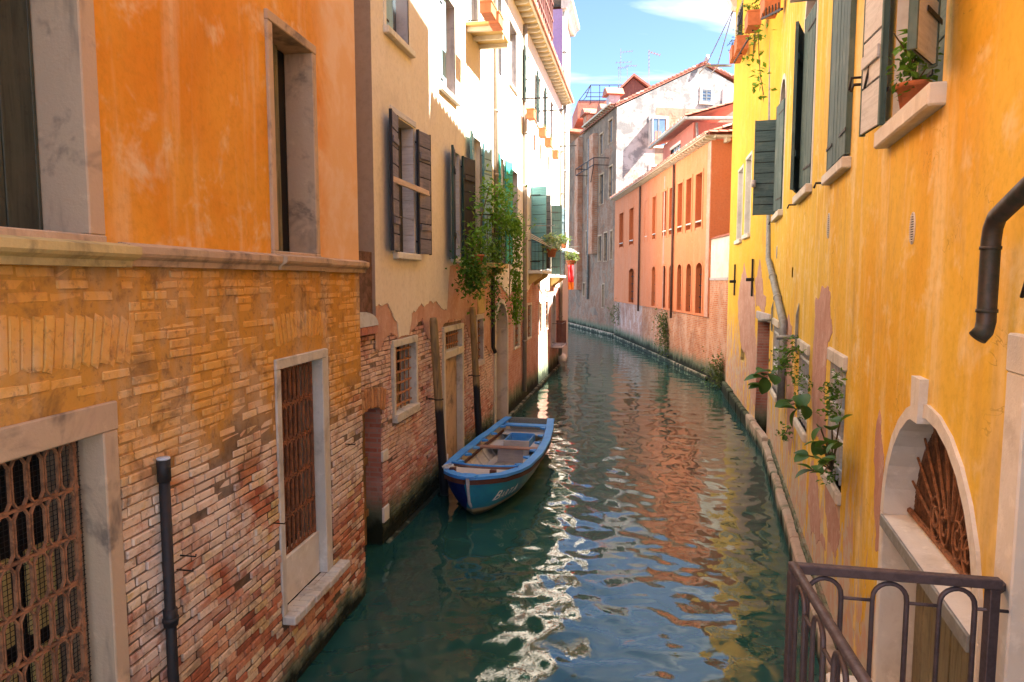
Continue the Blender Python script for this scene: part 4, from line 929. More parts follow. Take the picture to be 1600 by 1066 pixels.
for s in (-1, 1):
    for q, rr_ in ((.30, .10), (.12, .085)):
        b.tube([(fx+s*q+rr_*math.cos(v*.5), .15, hz+.20+rr_*1.4*math.sin(v*.5)) for v in range(14)], .008, 5); b.tube([(fx+s*q+rr_*.5*math.cos(-v*.55), .15, hz+.20+rr_*.7*math.sin(-v*.55)) for v in range(10)], .007, 5)
b.box(ax0, ax1, .14, .17, hz+.035, hz+.06); b.build('fanlight_grille', w)
b = mb(M['rust_m'])
for i in range(int((ax1-ax0)/.016)+24): x = ax0-.4+.016*i; b.tube([(x, .185, hz), (x+.5, .185, adr[3])], .0026, 3)
b.build('wire_mesh', w)
b = MB(); b.use(M['stone_w']); b.prism([(-.02, hz-.01), (.31, hz+.03), (.31, hz-.04), (-.02, hz-.05)], 'x', ax0+.004, ax1-.004); b.use(M['zinc']); b.box(ax0+.003, ax1-.003, -.04, -.021, hz-.09, hz+.0, .004); b.build('zinc_hood', w)
b = mb(M['door_olive'])
for i in range(9): x = ax0+.03+(ax1-ax0-.06)*i/9; b.box(x, x+(ax1-ax0-.06)/9-.008, .21+rr.uniform(0, .012), .25, .92, hz-.09, .004)
b.build('planks', w); b = mb(M['dark']); b.box(ax0, ax1, .252, .27, .9, hz-.03); b.build('door_gap', w)
mb(M['stone_w']).box(ax0-.1, ax1+.1, -.35, .3, .72, .9, .02).build('threshold', w)
# white framed door at the frame's right edge
b = mb(M['stone_w']); frame_blocks(b, wd, .19, .03, .3, foot=False, lintel=.17); w = b.build('side_door', H5, label='white stone door frame at the right edge'); fill(mb(M['door_olive']), wd, .25).build('planks', w); mb(M['iron']).box(6.6, 6.625, -.034, -.02, 2.05, 2.35, .003).build('letter_slot', w)
# copper downspout
q = [R1.hit(1640, 265, .14), R1.hit(1550, 352, .14)]; xs_ = q[1][0]; q[0] = (q[1][0]+(q[0][0]-q[1][0])*5, q[1][1]+(q[0][1]-q[1][1])*5)
b = mb(M['copper']); b.tube([(q[0][0], -.14, q[0][1]), (xs_+.05, -.14, q[1][1]+.03), (xs_+.012, -.14, q[1][1]-.015), (xs_, -.14, q[1][1]-.07), (xs_, -.14, 3.82), (xs_+.01, -.15, 3.78), (xs_+.015, -.175, 3.75)], .038, 14)
b.tube([(xs_, -.14, q[1][1]-.09), (xs_, -.14, q[1][1]-.105)], .042, 14); b.tube([(xs_, -.14, 3.86), (xs_, -.14, 3.875)], .042, 14)
b.build('downspout', H5, label='fat bent copper downspout near the right edge')
mb(M['iron']).tube([(6.95, -.02, 4.25), (6.88, -.05, 4.05), (6.76, -.03, 3.93)], .009, 6).build('cable', H5)
# thin downpipe with a bend
q = [R1.hit(*p, .08) for p in ((1206, 20), (1201, 405), (1224, 505), (1222, 640))]
pipe(H5, [(q[0][0], -.08, 12), (q[1][0], -.08, q[1][1]), (q[2][0], -.08, q[2][1]), (q[2][0]+.02, -.08, q[3][1])], .068, 'zinc', label='thin drainpipe with a slanting kink')
# ledge of stones along the water
x = 8.6
while x > _bx-.2:
    L = rr.uniform(.8, 1.5); mb(M['ledge']).box(max(x-L, _bx-.1), x-.012, -.13+rr.uniform(-.012, .012), .03, -.8, .30+rr.uniform(-.03, .03), .03).build('stone', H5); x -= L
b = MB()
for i in range(66):
    for k_ in range(2):
        xx = 8.5-.22*i+(.1 if k_ else 0)
        if xx < _bx: continue
        b.use(M['brick_b']); b.rnd = rr.random(); b.box(xx-.2, xx, -.035+rr.uniform(-.01, .01), .03, .34+.07*k_, .40+.07*k_, .008)
b.build('brick_course', H5, kind='stuff')
# ---- far stretch of the yellow house
LF = R2.len
pd = (R2.x(1181, 600), R2.x(1200, 600), -.2, R2.z(1190, 500)); ps = (R2.x(1158, 530), R2.x(1164, 530), R2.z(1161, 566), R2.z(1161, 497))
fw = [(R2.x(1153, 320), R2.x(1160, 320), R2.z(1156, 374), R2.z(1156, 268)), (R2.x(1165, 310), R2.x(1173, 310), R2.z(1169, 365), R2.z(1169, 248)), (R2.x(1150, 60), R2.x(1160, 60), R2.z(1155, 72), R2.z(1155, 5)-.2)]
EY = 13.75
def far_yellow():
    b = mb(M['yellow_far']); facade(b, -LF, .0, -1, EY, [pd, ps]+fw); solid(b, -LF, -.02, -1, EY, 4.2, .003); b.build('wall', H5)
    w = window(H5, pd, .05, -1, .5, 'wall_b2', 'render', name='water_door', label='bare brick water doorway in the yellow wall'); mb(M['stone_p']).box(pd[0]-.15, pd[1]+.05, -.03, .06, pd[3], pd[3]+.2, .02).build('lintel', w)
    window(H5, ps, .05, -1, .12, 'stone_y', 'stone_y', name='window')
    for h in fw[:2]:
        b = mb(M['stone_w']); frame_blocks(b, h, .09, .012, .2, foot=False); w = b.build('window', H5); fill(mb(M['sh_white']), h, .15).build('backing', w); mb(M['stone_w']).box(h[0]-.12, h[1]+.12, -.08, .05, h[2]-.13, h[2]-.004, .012).build('sill', w)
    w = window(H5, fw[2], .05, -1, .2, 'stone_w', 'dark', label='high window with pots at the far end'); bars(mb(M['iron']), fw[2][0], fw[2][1], fw[2][2], fw[2][3], .05, 7, 2, .03).build('grille', w)
    x = 0
    while x > -LF+.1:
        L = rr.uniform(.7, 1.2); mb(M['ledge'] if x > -2 else M['quay_brick']).box(max(x-L, -LF), x-.01, -.14+rr.uniform(-.015, .015), .03, -.8, .38+rr.uniform(-.03, .03), .03).build('stone', H5); x -= L
    Q = lambda *q: [R2.hit(*p) for p in q]
    patch(H5, Q((1153, 470), (1163, 410), (1176, 440), (1180, 520), (1180, 640), (1172, 610), (1168, 560), (1158, 540)), 'render', -.005, 21)
    patch(H5, Q((1187, 405), (1192, 440), (1194, 495), (1182, 480), (1180, 440)), 'render', -.005, 22)
    for px, py in ((1178, 437), (1150, 440)):
        x, z = R2.hit(px, py); b = mb(M['iron']); b.box(x-.03, x+.03, -.07, -.02, z-.45, z+.55); b.tube([(x, .0, z), (x-.03, -.2, z)], .05, 8); b.build('wall_anchor', H5)
    b = mb(M['yellow_far']); b.box(-LF-3.2, -3, 3.6, 8, -1, 12.1); b.build('added_sun_blocker', H5)  # unseen block, added to keep the sun off the water
    rafter_eave(H5, -LF-.3, 0, EY, .45, .5); tile_roof(H5, -LF-.3, 0, -.5, 4.2, EY+.16, EY+1.4, .24)
    cc = mb(M['stone_w']).prism([(.02, EY-.5), (-.14, EY-.42), (-.24, EY-.2), (-.34, EY), (.02, EY)], 'x', -LF-.28, -LF+.25).build('corbel', H5)
onto(H5, R1, R2, far_yellow); rafter_eave(H5, _bx, -2.1, EY, .45, .5); tile_roof(H5, _bx, -2.1, -.5, 4.2, EY+.16, EY+1.4, .24)
# ---- iron railing on the landing
RZ = 2.72
C_ = Vector((*G(1240, 884, RZ), RZ)); P_ = Vector((*G(1552, 908, RZ), RZ)); N_ = Vector((*G(1352, 1066, RZ), RZ)); D_ = (N_-C_).normalized(); N_ = C_+D_*2.4
RL = empty('iron_railing', (C_.x, C_.y, 1.66), 'purple-grey iron railing with hooped balusters at the lower right', 'railing')
off = Vector((C_.x, C_.y, 1.66))
def hoops(a, c, n):
    a, c = a-off, c-off; d = (c-a); L = d.length; d.normalize(); step = L/n
    for i in range(n):
        m = a+d*step*(i+.5); r = step*.26; b = mb(M['rail'])
        pts = [m-d*r+Vector((0, 0, -1.05)), m-d*r+Vector((0, 0, -.06-r))]+[m+d*r*math.cos(math.pi-math.pi*k/10)+Vector((0, 0, -.05-r+r*math.sin(math.pi*k/10)*1.05)) for k in range(1, 10)]+[m+d*r+Vector((0, 0, -.06-r)), m+d*r+Vector((0, 0, -1.05))]
        b.tube(pts, .011, 6); b.build('baluster', RL)
        e = m+d*(step-2*r)/1.; mb(M['rail']).tube([m+d*r+Vector((0, 0, -.13)), m+d*(step-r)+Vector((0, 0, -.13))], .008, 6).build('link', RL)
hoops(C_, P_, 3); hoops(C_, N_, 9)
mb(M['rail']).tube([C_-off, N_-off], .021, 12).build('handrail', RL)
d = (P_-C_).normalized(); Mx = Matrix.Translation(C_-off) @ Matrix.Rotation(math.atan2(d.y, d.x), 4, 'Z')
mb(M['rail']).box(-.02, (P_-C_).length+.03, -.022, .022, -.03, .012, .004, Mx).build('handrail', RL)
for p, s in ((C_, .02), (P_, .022)): mb(M['rail']).box(p.x-off.x-s, p.x-off.x+s, p.y-off.y-s, p.y-off.y+s, -.02, 1.03, .003).build('post', RL)
wp = R1.W(R1.x(1575, 912), 0, RZ-.05); mb(M['rail']).bar(P_-off+Vector((0, 0, -.05)), wp-off, .03).build('wall_bracket', RL)
b = MB(); b.use(M['stone_d']); q0 = R1.W(8.9, -.02, 0); q1 = R1.W(R1.x(1560, 905)+.0, -.02, 0); poly = [(C_.x-.04, C_.y+.05), (q1.x, q1.y+.0), (q0.x, q0.y), (N_.x-.04, N_.y)]
b.prism(poly, 'z', -1.5, 1.64); tag(b.build('landing_stage'), kind='structure')
# ---- brick garden wall between the yellow and the salmon house
S0 = (7.86, 27.3); SM = (7.52, 39.5); S1 = (7.2, 48.1)
GW = Wall((_e[0]+.2, _e[1]), S0, 'R'); H8 = empty('garden_wall', GW.mat(), 'patched brick wall filling the gap between yellow and salmon houses', 'wall')
GL = GW.len; b = mb(M['quay_brick']); b.box(-GL, 0, 0, .3, -1, 4.1); b.use(M['stone_w']); b.box(-GL, 0, .01, .29, 4.1, 5.6); b.build('wall', H8)
b = mb(M['tile']); 
for i in range(int(GL/.2)): b.prism([(-.06, 5.6), (.15, 5.72), (.36, 5.6)], 'x', -GL+.2*i, -GL+.2*i+.185)
b.build('coping', H8); mb(M['stone_p']).box(-GL, 0, -.03, 0, 4.0, 4.1).build('band', H8)
# ---- salmon house
SA = Wall(S0, SM, 'R'); SB = Wall(SM, S1, 'R')
H6 = empty('salmon_house', SA.mat(), 'salmon plastered house on a brick quay wall, curving along the right bank', 'house')
SE = 9.45; SZ = 2.53
def crop(px): return px/3.33+870
def sy(py): return py/3.33+240
upx = [(330, 350, 355, 510), (382, 403, 338, 502), (463, 478, 297, 485), (503, 520, 265, 468), (556, 576, 230, 445), (592, 613, 200, 438), (636, 660, 175, 420), (680, 707, 140, 405), (730, 763, 105, 385)]
lwx = [(380, 406, 615, 780), (500, 518, 600, 800), (555, 572, 600, 805), (590, 608, 592, 820), (633, 655, 590, 830), (680, 705, 580, 835), (730, 762, 575, 840)]
def rects(lst, wall, zfix, arch=0.):
    r = []
    for x0, x1, t, bt in lst:
        m = (t+bt)/2; a, c = wall.x(crop(x0), sy(m)), wall.x(crop(x1), sy(m)); r.append((a, c, *zfix, arch) if arch else (a, c, *zfix))
    return r
def salmon(wall, ups, lows, quay):
    L = wall.len
    b = mb(M['salmon']); facade(b, -L, 0, SZ, SE, ups+[h[:4]+(h[4],) for h in lows], -.05); b.quad((-L, -.05, SZ), (0, -.05, SZ), (0, .02, SZ), (-L, .02, SZ)); solid(b, -L, 0, SZ, SE, 6, -.05); b.build('wall', H6)
    b = mb(M[quay]); b.quad((-L, .0, -1), (0, .0, -1), (0, .0, SZ+.01), (-L, .0, SZ+.01)); b.build('quay_wall', H6)
    b = mb(M['ledge']); b.box(-L, 0, -.09, .01, -.8, .16, .02); b.build('plinth', H6)
    for h in ups:
        b = mb(M['salmon_shaded_reveal']); lining(b, h, -.049, .25); w = b.build('window', H6); fill(mb(M['dark']), h, .249).build('backing', w); b = mb(M['salmon_shade_slats']); xm = (h[0]+h[1])/2
        for q in range(2):
            for i in range(3): u0 = (h[0], xm)[q]; ww = (h[1]-h[0])/6; b.box(u0+ww*i+.008, u0+ww*(i+1)-.008, .18, .22, h[2]+.28, h[3]-.02)
        b.build('shutter', w); b = mb(M['salmon'])  # slats coloured as the shaded window interior, not real shutters
        b.box(h[0]-.13, h[0]-.002, -.075, -.051, h[2]-.1, h[3]+.12); b.box(h[1]+.002, h[1]+.13, -.075, -.051, h[2]-.1, h[3]+.12); b.box(h[0], h[1], -.075, -.051, h[3]+.003, h[3]+.12); b.build('surround', w); mb(M['stone_w']).box(h[0], h[1], -.06, .2, h[2]+.22, h[2]+.27).build('sill', w)
    for h in lows:
        b = mb(M['salmon_shaded_reveal']); lining(b, h, -.049, .3); w = b.build('window', H6); fill(mb(M['dim']), h, .29).build('backing', w); bars(mb(M['iron']), h[0], h[1], h[2], h[3]-h[4], .1, 3, 4, .03).build('grille', w); b = mb(M['salmon'])
        b.box(h[0]-.13, h[0]-.002, -.075, -.051, h[2], h[3]-h[4]); b.box(h[1]+.002, h[1]+.13, -.075, -.051, h[2], h[3]-h[4])
        a = arch_pts(h[0], h[1], h[3]-h[4], h[4]); o = arch_pts(h[0]-.13, h[1]+.13, h[3]-h[4], h[4]+.13)
        for i in range(len(a)-1): b.add([(p[0], yy, p[1]) for yy in (-.075, -.051) for p in (a[i], a[i+1], o[i+1], o[i])], [(0, 1, 2, 3), (4, 7, 6, 5), (0, 4, 5, 1), (2, 6, 7, 3)])
        b.build('surround', w)
    rafter_eave(H6, -L-.02, .3 if wall is SA else .02, SE, .38, .40, soff='rafter'); tile_roof(H6, -L, .3 if wall is SA else .02, -.45, 3.2, SE+.16, SE+1.35, .22)
def salmon_b():
    salmon(SB, rects(upx[:3], SB, (6.2, 8.4)), rects(lwx[:1], SB, (2.62, 4.72), .25), 'quay_pale')
def salmon_a():
    salmon(SA, rects(upx[3:], SA, (6.2, 8.4)), rects(lwx[1:], SA, (2.62, 4.72), .25), 'quay_brick')
    for px, m in ((crop(615), 'brownpipe'), (crop(440), 'brownpipe')):
        x = SA.x(px, 380); pipe(H6, [(x, -.13, SE-.05), (x, -.13, 2.2)], .055, m, collars=False)
    x = SA.x(crop(560), 380); mb(M['render']).box(x-.1, x+.12, -.055, -.045, SZ, SE-.3).build('rust_streak', H6)
    # return wall: pilaster, eave
    mb(M['render']).box(-.42, -.02, -.075, -.046, SZ, SE-.02).build('corner_strip', H6)
    b = mb(M['rafter']); b.box(.0, .42, -.05, 6., SE+.04, SE+.12); b.build('side_eave', H6)
    for i in range(5): mb(M['rafter']).box(.0, .36, .4+.9*i, .55+.9*i, SE-.12, SE+.04).build('rafter', H6)
salmon_a(); onto(H6, SA, SB, salmon_b)
b = mb(M['tile']); tile_roof(H6, .05, .45, -.3, 5.8, SE+.2, SE+.35, .2)
# attic storey of the salmon house
ax_0, ax_1 = SA.x(1036, 250, -.9), SA.x(1072, 230, -.9)
at_ = (SA.x(1048, 250, -.9), SA.x(1063, 245, -.9), 9.9, 10.9)
def attic():
    b = mb(M['redplaster']); facade(b, ax_0, ax_1+1.2, SE, 11.45, [at_], .9); solid(b, ax_0, ax_1+1.2, SE, 11.45, 5.5, .9); o = b.build('attic', H6)
    b = mb(M['stone_w']); b.box(at_[0]-.08, at_[1]+.08, .86, .95, at_[3], at_[3]+.14); b.build('lintel', o); w = mb(M['glass_b']).quad((at_[0], 1.0, at_[2]), (at_[1], 1.0, at_[2]), (at_[1], 1.0, at_[3]), (at_[0], 1.0, at_[3])).build('pane', o)
    for i in range(1, 4): x = at_[0]+(at_[1]-at_[0])*i/4; mb(M['sh_white']).box(x-.03, x+.03, .96, 1.02, at_[2], at_[3]).build('mullion', o)
    mb(M['zinc']).box(ax_0-.8, ax_1+1.9, .25, .42, 11.42, 11.56, .02).build('gutter', o); mb(M['zinc']).box(ax_1+1.75, ax_1+1.9, .42, 5.6, 11.42, 11.56, .02).build('gutter', o)
    tile_roof(o, ax_0-.8, ax_1+1.9, .3, 3.3, 11.57, 12.4, .22)
    pipe(o, [(ax_1+1.35, 1.0, 11.4), (ax_1+1.3, 1.05, 10.9), (ax_1+1.3, 1.05, SE)], .06, 'zinc', collars=False)
attic()
# ---- old brick house with the weathered gable
OA = Wall(S1, (5.1, 61.3), 'R'); H7 = empty('old_gabled_house', OA.mat(), 'tall old house with patchy grey gable and tiled roof, far behind the salmon one', 'house')
OL = OA.len; OZ = 15.9
def ow(px0, px1, py0, py1): return (OA.x(px0, (py0+py1)/2), OA.x(px1, (py0+py1)/2), OA.z(px0, py1), OA.z(px0, py0))
ows = [ow(937, 942, 212, 243), ow(951, 957, 190, 225), ow(937, 943, 275, 320), ow(952, 957, 262, 310), ow(916, 920, 255, 290), ow(935, 940, 370, 408), ow(944, 949, 365, 408), ow(954, 957, 362, 405), ow(916, 919, 362, 400), ow(941, 944, 445, 480), ow(911, 914, 443, 462), ow(898, 901, 300, 340), ow(898, 901, 370, 400)]
ows = [h for h in ows if h[1] > h[0] and h[0] > -OL]
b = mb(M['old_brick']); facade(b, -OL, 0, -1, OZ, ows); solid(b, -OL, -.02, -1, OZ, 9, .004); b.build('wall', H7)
for h in ows:
    b = mb(M['stone_d']); frame_blocks(b, h, .12, .03, .22); w = b.build('window', H7); fill(mb(M['glass'] if rr.random() < .6 else M['sh_grey']), h, .14).build('pane', w)
gw = empty('gable_tmp', (0, 0, 0)); bpy.data.objects.remove(gw)
# gable faces the camera: local x to the right, near end of the house
GA = R(10); gx = Vector((math.cos(GA), math.sin(GA), 0)); GM = Matrix.Translation((S1[0]-.02, S1[1]-.03, 0)) @ Matrix.Rotation(GA, 4, 'Z')
def gpt(px, py):
    d = ray(px, py); n = (-math.sin(GA), math.cos(GA)); t = (S1[0]*n[0]+S1[1]*n[1])/(d[0]*n[0]+d[1]*n[1]); return ((d[0]*t-S1[0])*gx.x+(d[1]*t-S1[1])*gx.y, EYE+d[2]*t)
def gable():
    e0 = gpt(962, 168); rg = gpt(1100, 103); e1 = gpt(1230, 165); W_ = e1[0]
    h1 = (*[gpt(p, 210)[0] for p in (1017, 1041)], gpt(1020, 228)[1], gpt(1020, 185)[1]); h2 = (*[gpt(p, 150)[0] for p in (1097, 1111)], gpt(1100, 160)[1], gpt(1100, 140)[1]); h3 = (*[gpt(p, 280)[0] for p in (1017, 1036)], gpt(1020, 300)[1], gpt(1020, 261)[1])
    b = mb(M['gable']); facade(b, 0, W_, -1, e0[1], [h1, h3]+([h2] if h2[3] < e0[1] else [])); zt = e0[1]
    hs = [h2] if h2[3] > zt else []
    b.add([(0, 0, zt), (W_, 0, zt), (rg[0], 0, rg[1])], [(0, 1, 2)]); b.quad((W_, 0, -1), (W_, 9, -1), (W_, 9, zt), (W_, 0, zt)); b.build('gable_wall', H7)
    for i, h in enumerate((h1, h2, h3)):
        pr = .05; b = mb(M['stone_w'])
        b.box(h[0]-.16, h[0], -pr, .1, h[2], h[3]); b.box(h[1], h[1]+.16, -pr, .1, h[2], h[3]); b.box(h[0]-.16, h[1]+.16, -pr-.003, .1, h[3], h[3]+.16); b.box(h[0]-.2, h[1]+.2, -pr-.06, .1, h[2]-.15, h[2]); w = b.build('window', H7)
        if i == 2: fill(mb(M['brownwood']), h, -.02).build('shutter', w)
        else: fill(mb(M['glass_b']), h, -.012).build('pane', w); b = mb(M['sh_grey']); b.box((h[0]+h[1])/2-.05, (h[0]+h[1])/2+.05, -.04, -.014, h[2], h[3]); b.build('mullion', w)
        if i == 1:
            b = mb(M['sh_grey'])
            for k in range(4): z = h[2]+(h[3]-h[2])*(k+.5)/4; b.box(h[0], h[1], -.045, -.02, z-.03, z+.03)
            b.build('slats', w)
        if i == 0: shutter(w, h[0]-.02, -.06, h[2], h[3], .62, 100, 'l', M['sh_white'], n=5, boards='v'); mb(M['redplaster']).box(h[0]+.3, h[0]+.75, -.03, -.015, h[2], h[2]+1.0).build('curtain', w)
    # roof slopes over the gable
    for (p, q) in ((e0, rg), (rg, e1)):
        dx, dz = q[0]-p[0], q[1]-p[1]; L = math.hypot(dx, dz); n = int(L/.32)
        b = mb(M['tile']); ln = (-dz/L, dx/L)
        b.add([(p[0], yy, p[1]+o) for yy in (-.05, 9) for o in (.05, .2)]+[(q[0], yy, q[1]+o) for yy in (-.05, 9) for o in (.05, .2)], [(0, 1, 5, 4), (2, 6, 7, 3), (1, 3, 7, 5), (0, 4, 6, 2), (0, 2, 3, 1), (4, 5, 7, 6)])
        for i in range(n):
            t0, t1 = i/n, (i+.9)/n; b.use(M['tile_l'] if rr.random() < .35 else M['tile']); b.add([(p[0]+dx*t, yy, p[1]+dz*t+o) for t, oo in ((t0, .10), (t1, .04)) for yy in (-.09, .3) for o in (.12+oo, .22+oo)], [(0, 1, 5, 4), (2, 6, 7, 3), (1, 3, 7, 5), (0, 4, 6, 2), (0, 2, 3, 1), (4, 5, 7, 6)])
        b.build('roof', H7)
    mb(M['stone_p']).tube([(rg[0], -.3, rg[1]+.2), (rg[0]+.15, -.3, rg[1]+.62)], .12, 8).build('ridge_end', H7)
    for px in (1136,): x, z = gpt(px, 160); mb(M['stone_p']).box(x-.35, x+.35, -.06, 0, z-4, z+.9).build('flue_patch', H7)
old_ = set(H7.children); gable(); rel = OA.mat().inverted() @ GM
for o in H7.children:
    if o not in old_: o.matrix_basis = rel @ o.matrix_basis
rafter_eave(H7, -OL*.55, .0, OZ, .5, .55, soff='tile')
# chimney breasts, chimneys, awning frame on the canal side
for px, zt in ((908, 15.6), (931, 15.0)):
    x = OA.x(px, 300); mb(M['quay_brick']).box(x-.55, x+.45, -.42, .02, 3.2 if px == 908 else 6, zt, .03).build('chimney_breast', H7)
for px, py0, py1, m, wd_ in ((945, 140, 190, 'stone_p', .36), (936, 165, 205, 'quay_brick', .42), (910, 172, 188, 'quay_brick', .5)):
    x = OA.x(px, 200); z1 = OA.z(px, py0); o = mb(M[m]).box(x-wd_, x+wd_, .2, 1.0, OZ-.8, max(z1-.5, OZ+.3)).build('chimney', H7); zc = max(z1-.5, OZ+.3)
    b = mb(M['tile']); b.prism([(x-wd_-.3, zc+.05), (x+wd_+.3, zc+.05), (x+wd_*.6, zc+.55), (x-wd_*.6, zc+.55)], 'y', -.05, 1.25); b.box(x-wd_-.1, x+wd_+.1, .1, 1.1, zc, zc+.12); b.build('chimney_cap', o)
b = mb(M['iron']); x0, x1 = OA.x(921, 250), OA.x(951, 250)
for z in (12.2, 12.7): b.bar((x0, -1.1, z), (x1, -1.1, z), .05); b.bar((x0, 0, z), (x0, -1.1, z), .05); b.bar((x1, 0, z), (x1, -1.1, z), .05)
for i in range(4): x = x0+(x1-x0)*i/3; b.bar((x, -1.1, 12.2), (x, -1.1, 12.7), .04)
b.bar((x0, 0, 11), (x1, -1.1, 12.2), .05); b.build('laundry_frame', H7)
xq = OA.x(922, 300); pipe(H7, [(xq, -.12, 15), (xq, -.12, 2.5)], .09, 'zinc')
mb(M['ledge']).box(-OL, 0, -.12, .02, -.8, .25, .03).build('plinth', H7)
# ---- next house round the bend
OB = Wall((5.1, 61.3), (1.0, 70.5), 'R'); H9 = empty('bend_house', OB.mat(), 'dark shaded house closing the canal at the bend', 'house')
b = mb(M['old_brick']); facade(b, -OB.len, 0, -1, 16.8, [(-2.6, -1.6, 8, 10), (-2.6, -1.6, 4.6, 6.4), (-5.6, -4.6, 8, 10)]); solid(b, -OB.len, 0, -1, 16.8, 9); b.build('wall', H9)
for h in ((-2.6, -1.6, 8, 10), (-2.6, -1.6, 4.6, 6.4), (-5.6, -4.6, 8, 10)): w = window(H9, h, .12, .03, .2, 'stone_p', 'glass')
b = mb(M['tile']); b.box(-OB.len, .8, -.6, 9, 16.8, 17.05); b.build('roof', H9); pipe(H9, [(-.9, -.2, 16.5), (-.9, -.2, 1)], .22, 'iron', collars=False); mb(M['ledge']).box(-OB.len, 0, -.12, .02, -.8, .25, .03).build('plinth', H9)
# iron frame of a roof terrace
def at(px, py, y): d = ray(px, py); t = y/d[1]; return Vector((d[0]*t, y, EYE+d[2]*t))
T0 = at(905, 157, 64); IR = empty('roof_terrace_frame', T0, 'thin iron frame of a roof terrace against the sky', 'terrace frame')
def irn(a, c, w=.06, name='bar'): mb(M['iron']).bar(a-T0, c-T0, w).build(name, IR)
fr = [(905, 157), (923, 133), (952, 133), (990, 133), (975, 157)]
F0 = [at(x, y, 64) for x, y in fr]; B0 = [p+Vector((0, 4, 0)) for p in F0]
irn(F0[0], F0[1]); irn(F0[1], F0[3]); irn(F0[0], F0[4]); irn(F0[3], F0[4]); irn(B0[0], B0[1]); irn(B0[1], B0[3]); irn(F0[1], B0[1]); irn(F0[3], B0[3]); irn(F0[0], B0[0])
for px in (923, 937, 952, 966): irn(at(px, 133, 64), at(px, 162, 64), .05, 'post')
irn(at(914, 145, 64), at(985, 145, 64), .04)
b = mb(M['tile']); q = [at(903, 158, 64), at(975, 158, 64)]; b.box(q[0].x-T0.x, q[1].x-T0.x, 0, 6, -1.6, -.05); b.build('deck', IR)
# brown dormer
o_ = at(992, 155, 56); DM = empty('roof_dormer', o_, 'brown wooden dormer behind the grey gable roof', 'dormer')
b = mb(M['brownwood']); b.prism([(-2.6, -1.5), (2.4, -1.5), (2.4, -.4), (-.15, 1.65), (-2.6, -.8)], 'y', 0, 3); b.build('body', DM)
for a, c in (((-2.8, -.85), (-.15, 1.72)), ((-.15, 1.72), (2.6, -.2))): mb(M['tile']).prism([(a[0], a[1]), (c[0], c[1]), (c[0], c[1]+.2), (a[0], a[1]+.2)], 'y', -.3, 3.2).build('roof', DM)
# aerials
def aerial(px, ytop, ybot, arms, y, label, w=.04):
    p0 = at(px, ybot, y); o = empty('tv_aerial', p0, label, 'aerial', 'roof aerials'); mb(M['zinc']).bar((0, 0, 0), at(px, ytop, y)-p0, w).build('mast', o)
    for ax0, ay0, ax1, ay1 in arms:
        a, c = at(ax0, ay0, y)-p0, at(ax1, ay1, y)-p0; b = mb(M['zinc']); b.bar(a, c, w*.8)
        for i in range(5): q = a.lerp(c, i/4); b.bar(q+Vector((0, -.3, 0)), q+Vector((0, .3, 0)), w*.5)
        b.build('boom', o)
aerial(970, 76, 140, [(970, 82, 988, 80), (963, 98, 986, 97)], 56, 'tallest roof aerial with two booms above the dormer'); aerial(980, 102, 130, [(978, 103, 994, 103)], 56, 'short roof aerial right of the tallest one')
aerial(967, 105, 140, [(966, 106, 978, 106)], 56, 'low thin roof aerial left of the dormer'); aerial(1014, 78, 140, [(1014, 81, 1031, 86)], 56, 'bare mast with one slanting arm right of the dormer', .07)
# ------------------------------------------------------------------ water and ground
def water():
    ys = [1.2]
    while ys[-1] < 74: ys.append(ys[-1]+max(.035, ys[-1]*.0050))
    ys = np.array(ys); rs = np.random.RandomState(5)
    n = 300; x0 = -4.5; x1 = 11.; xs = np.linspace(x0, x1, n)
    X, Y = np.meshgrid(xs, ys); Z = np.zeros_like(X); SL = math.atan(.2)
    for i in range(70):
        lam = .24*(5.5**rs.rand()); k = 2*math.pi/lam; th = rs.normal(SL+math.pi/2*0, .9)
        slope = .0062*(1.0 if lam < .8 else .6); amp = slope/k*1.5
        fade = np.clip((lam/ (np.maximum(ys, 2)*.012+.04)-.6), 0, 1)[:, None]
        ph = rs.rand()*6.28; kx, ky = k*math.sin(th), k*math.cos(th)
        wob = .6*np.sin(X*.7*rs.uniform(.5, 1.5)+Y*.5*rs.uniform(.5, 1.5)+rs.rand()*6.28)
        Z += amp*fade*np.sin(kx*X+ky*Y+ph+wob)
    V = np.stack([X, Y, Z], -1).reshape(-1, 3); m = len(ys); idx = np.arange(m*n).reshape(m, n)
    F = np.stack([idx[:-1, :-1], idx[:-1, 1:], idx[1:, 1:], idx[1:, :-1]], -1).reshape(-1, 4)
    me = bpy.data.meshes.new('canal_water'); me.from_pydata(V.tolist(), [], F.tolist()); me.materials.append(M['water']); me.polygons.foreach_set('use_smooth', [True]*len(me.polygons))
    o = bpy.data.objects.new('canal_water', me); COL.objects.link(o); tag(o, kind='structure')
water()
tag(mb(M['mud']).quad((-400, -400, -.9), (400, -400, -.9), (400, 400, -.9), (-400, 400, -.9)).build('ground'), kind='structure')
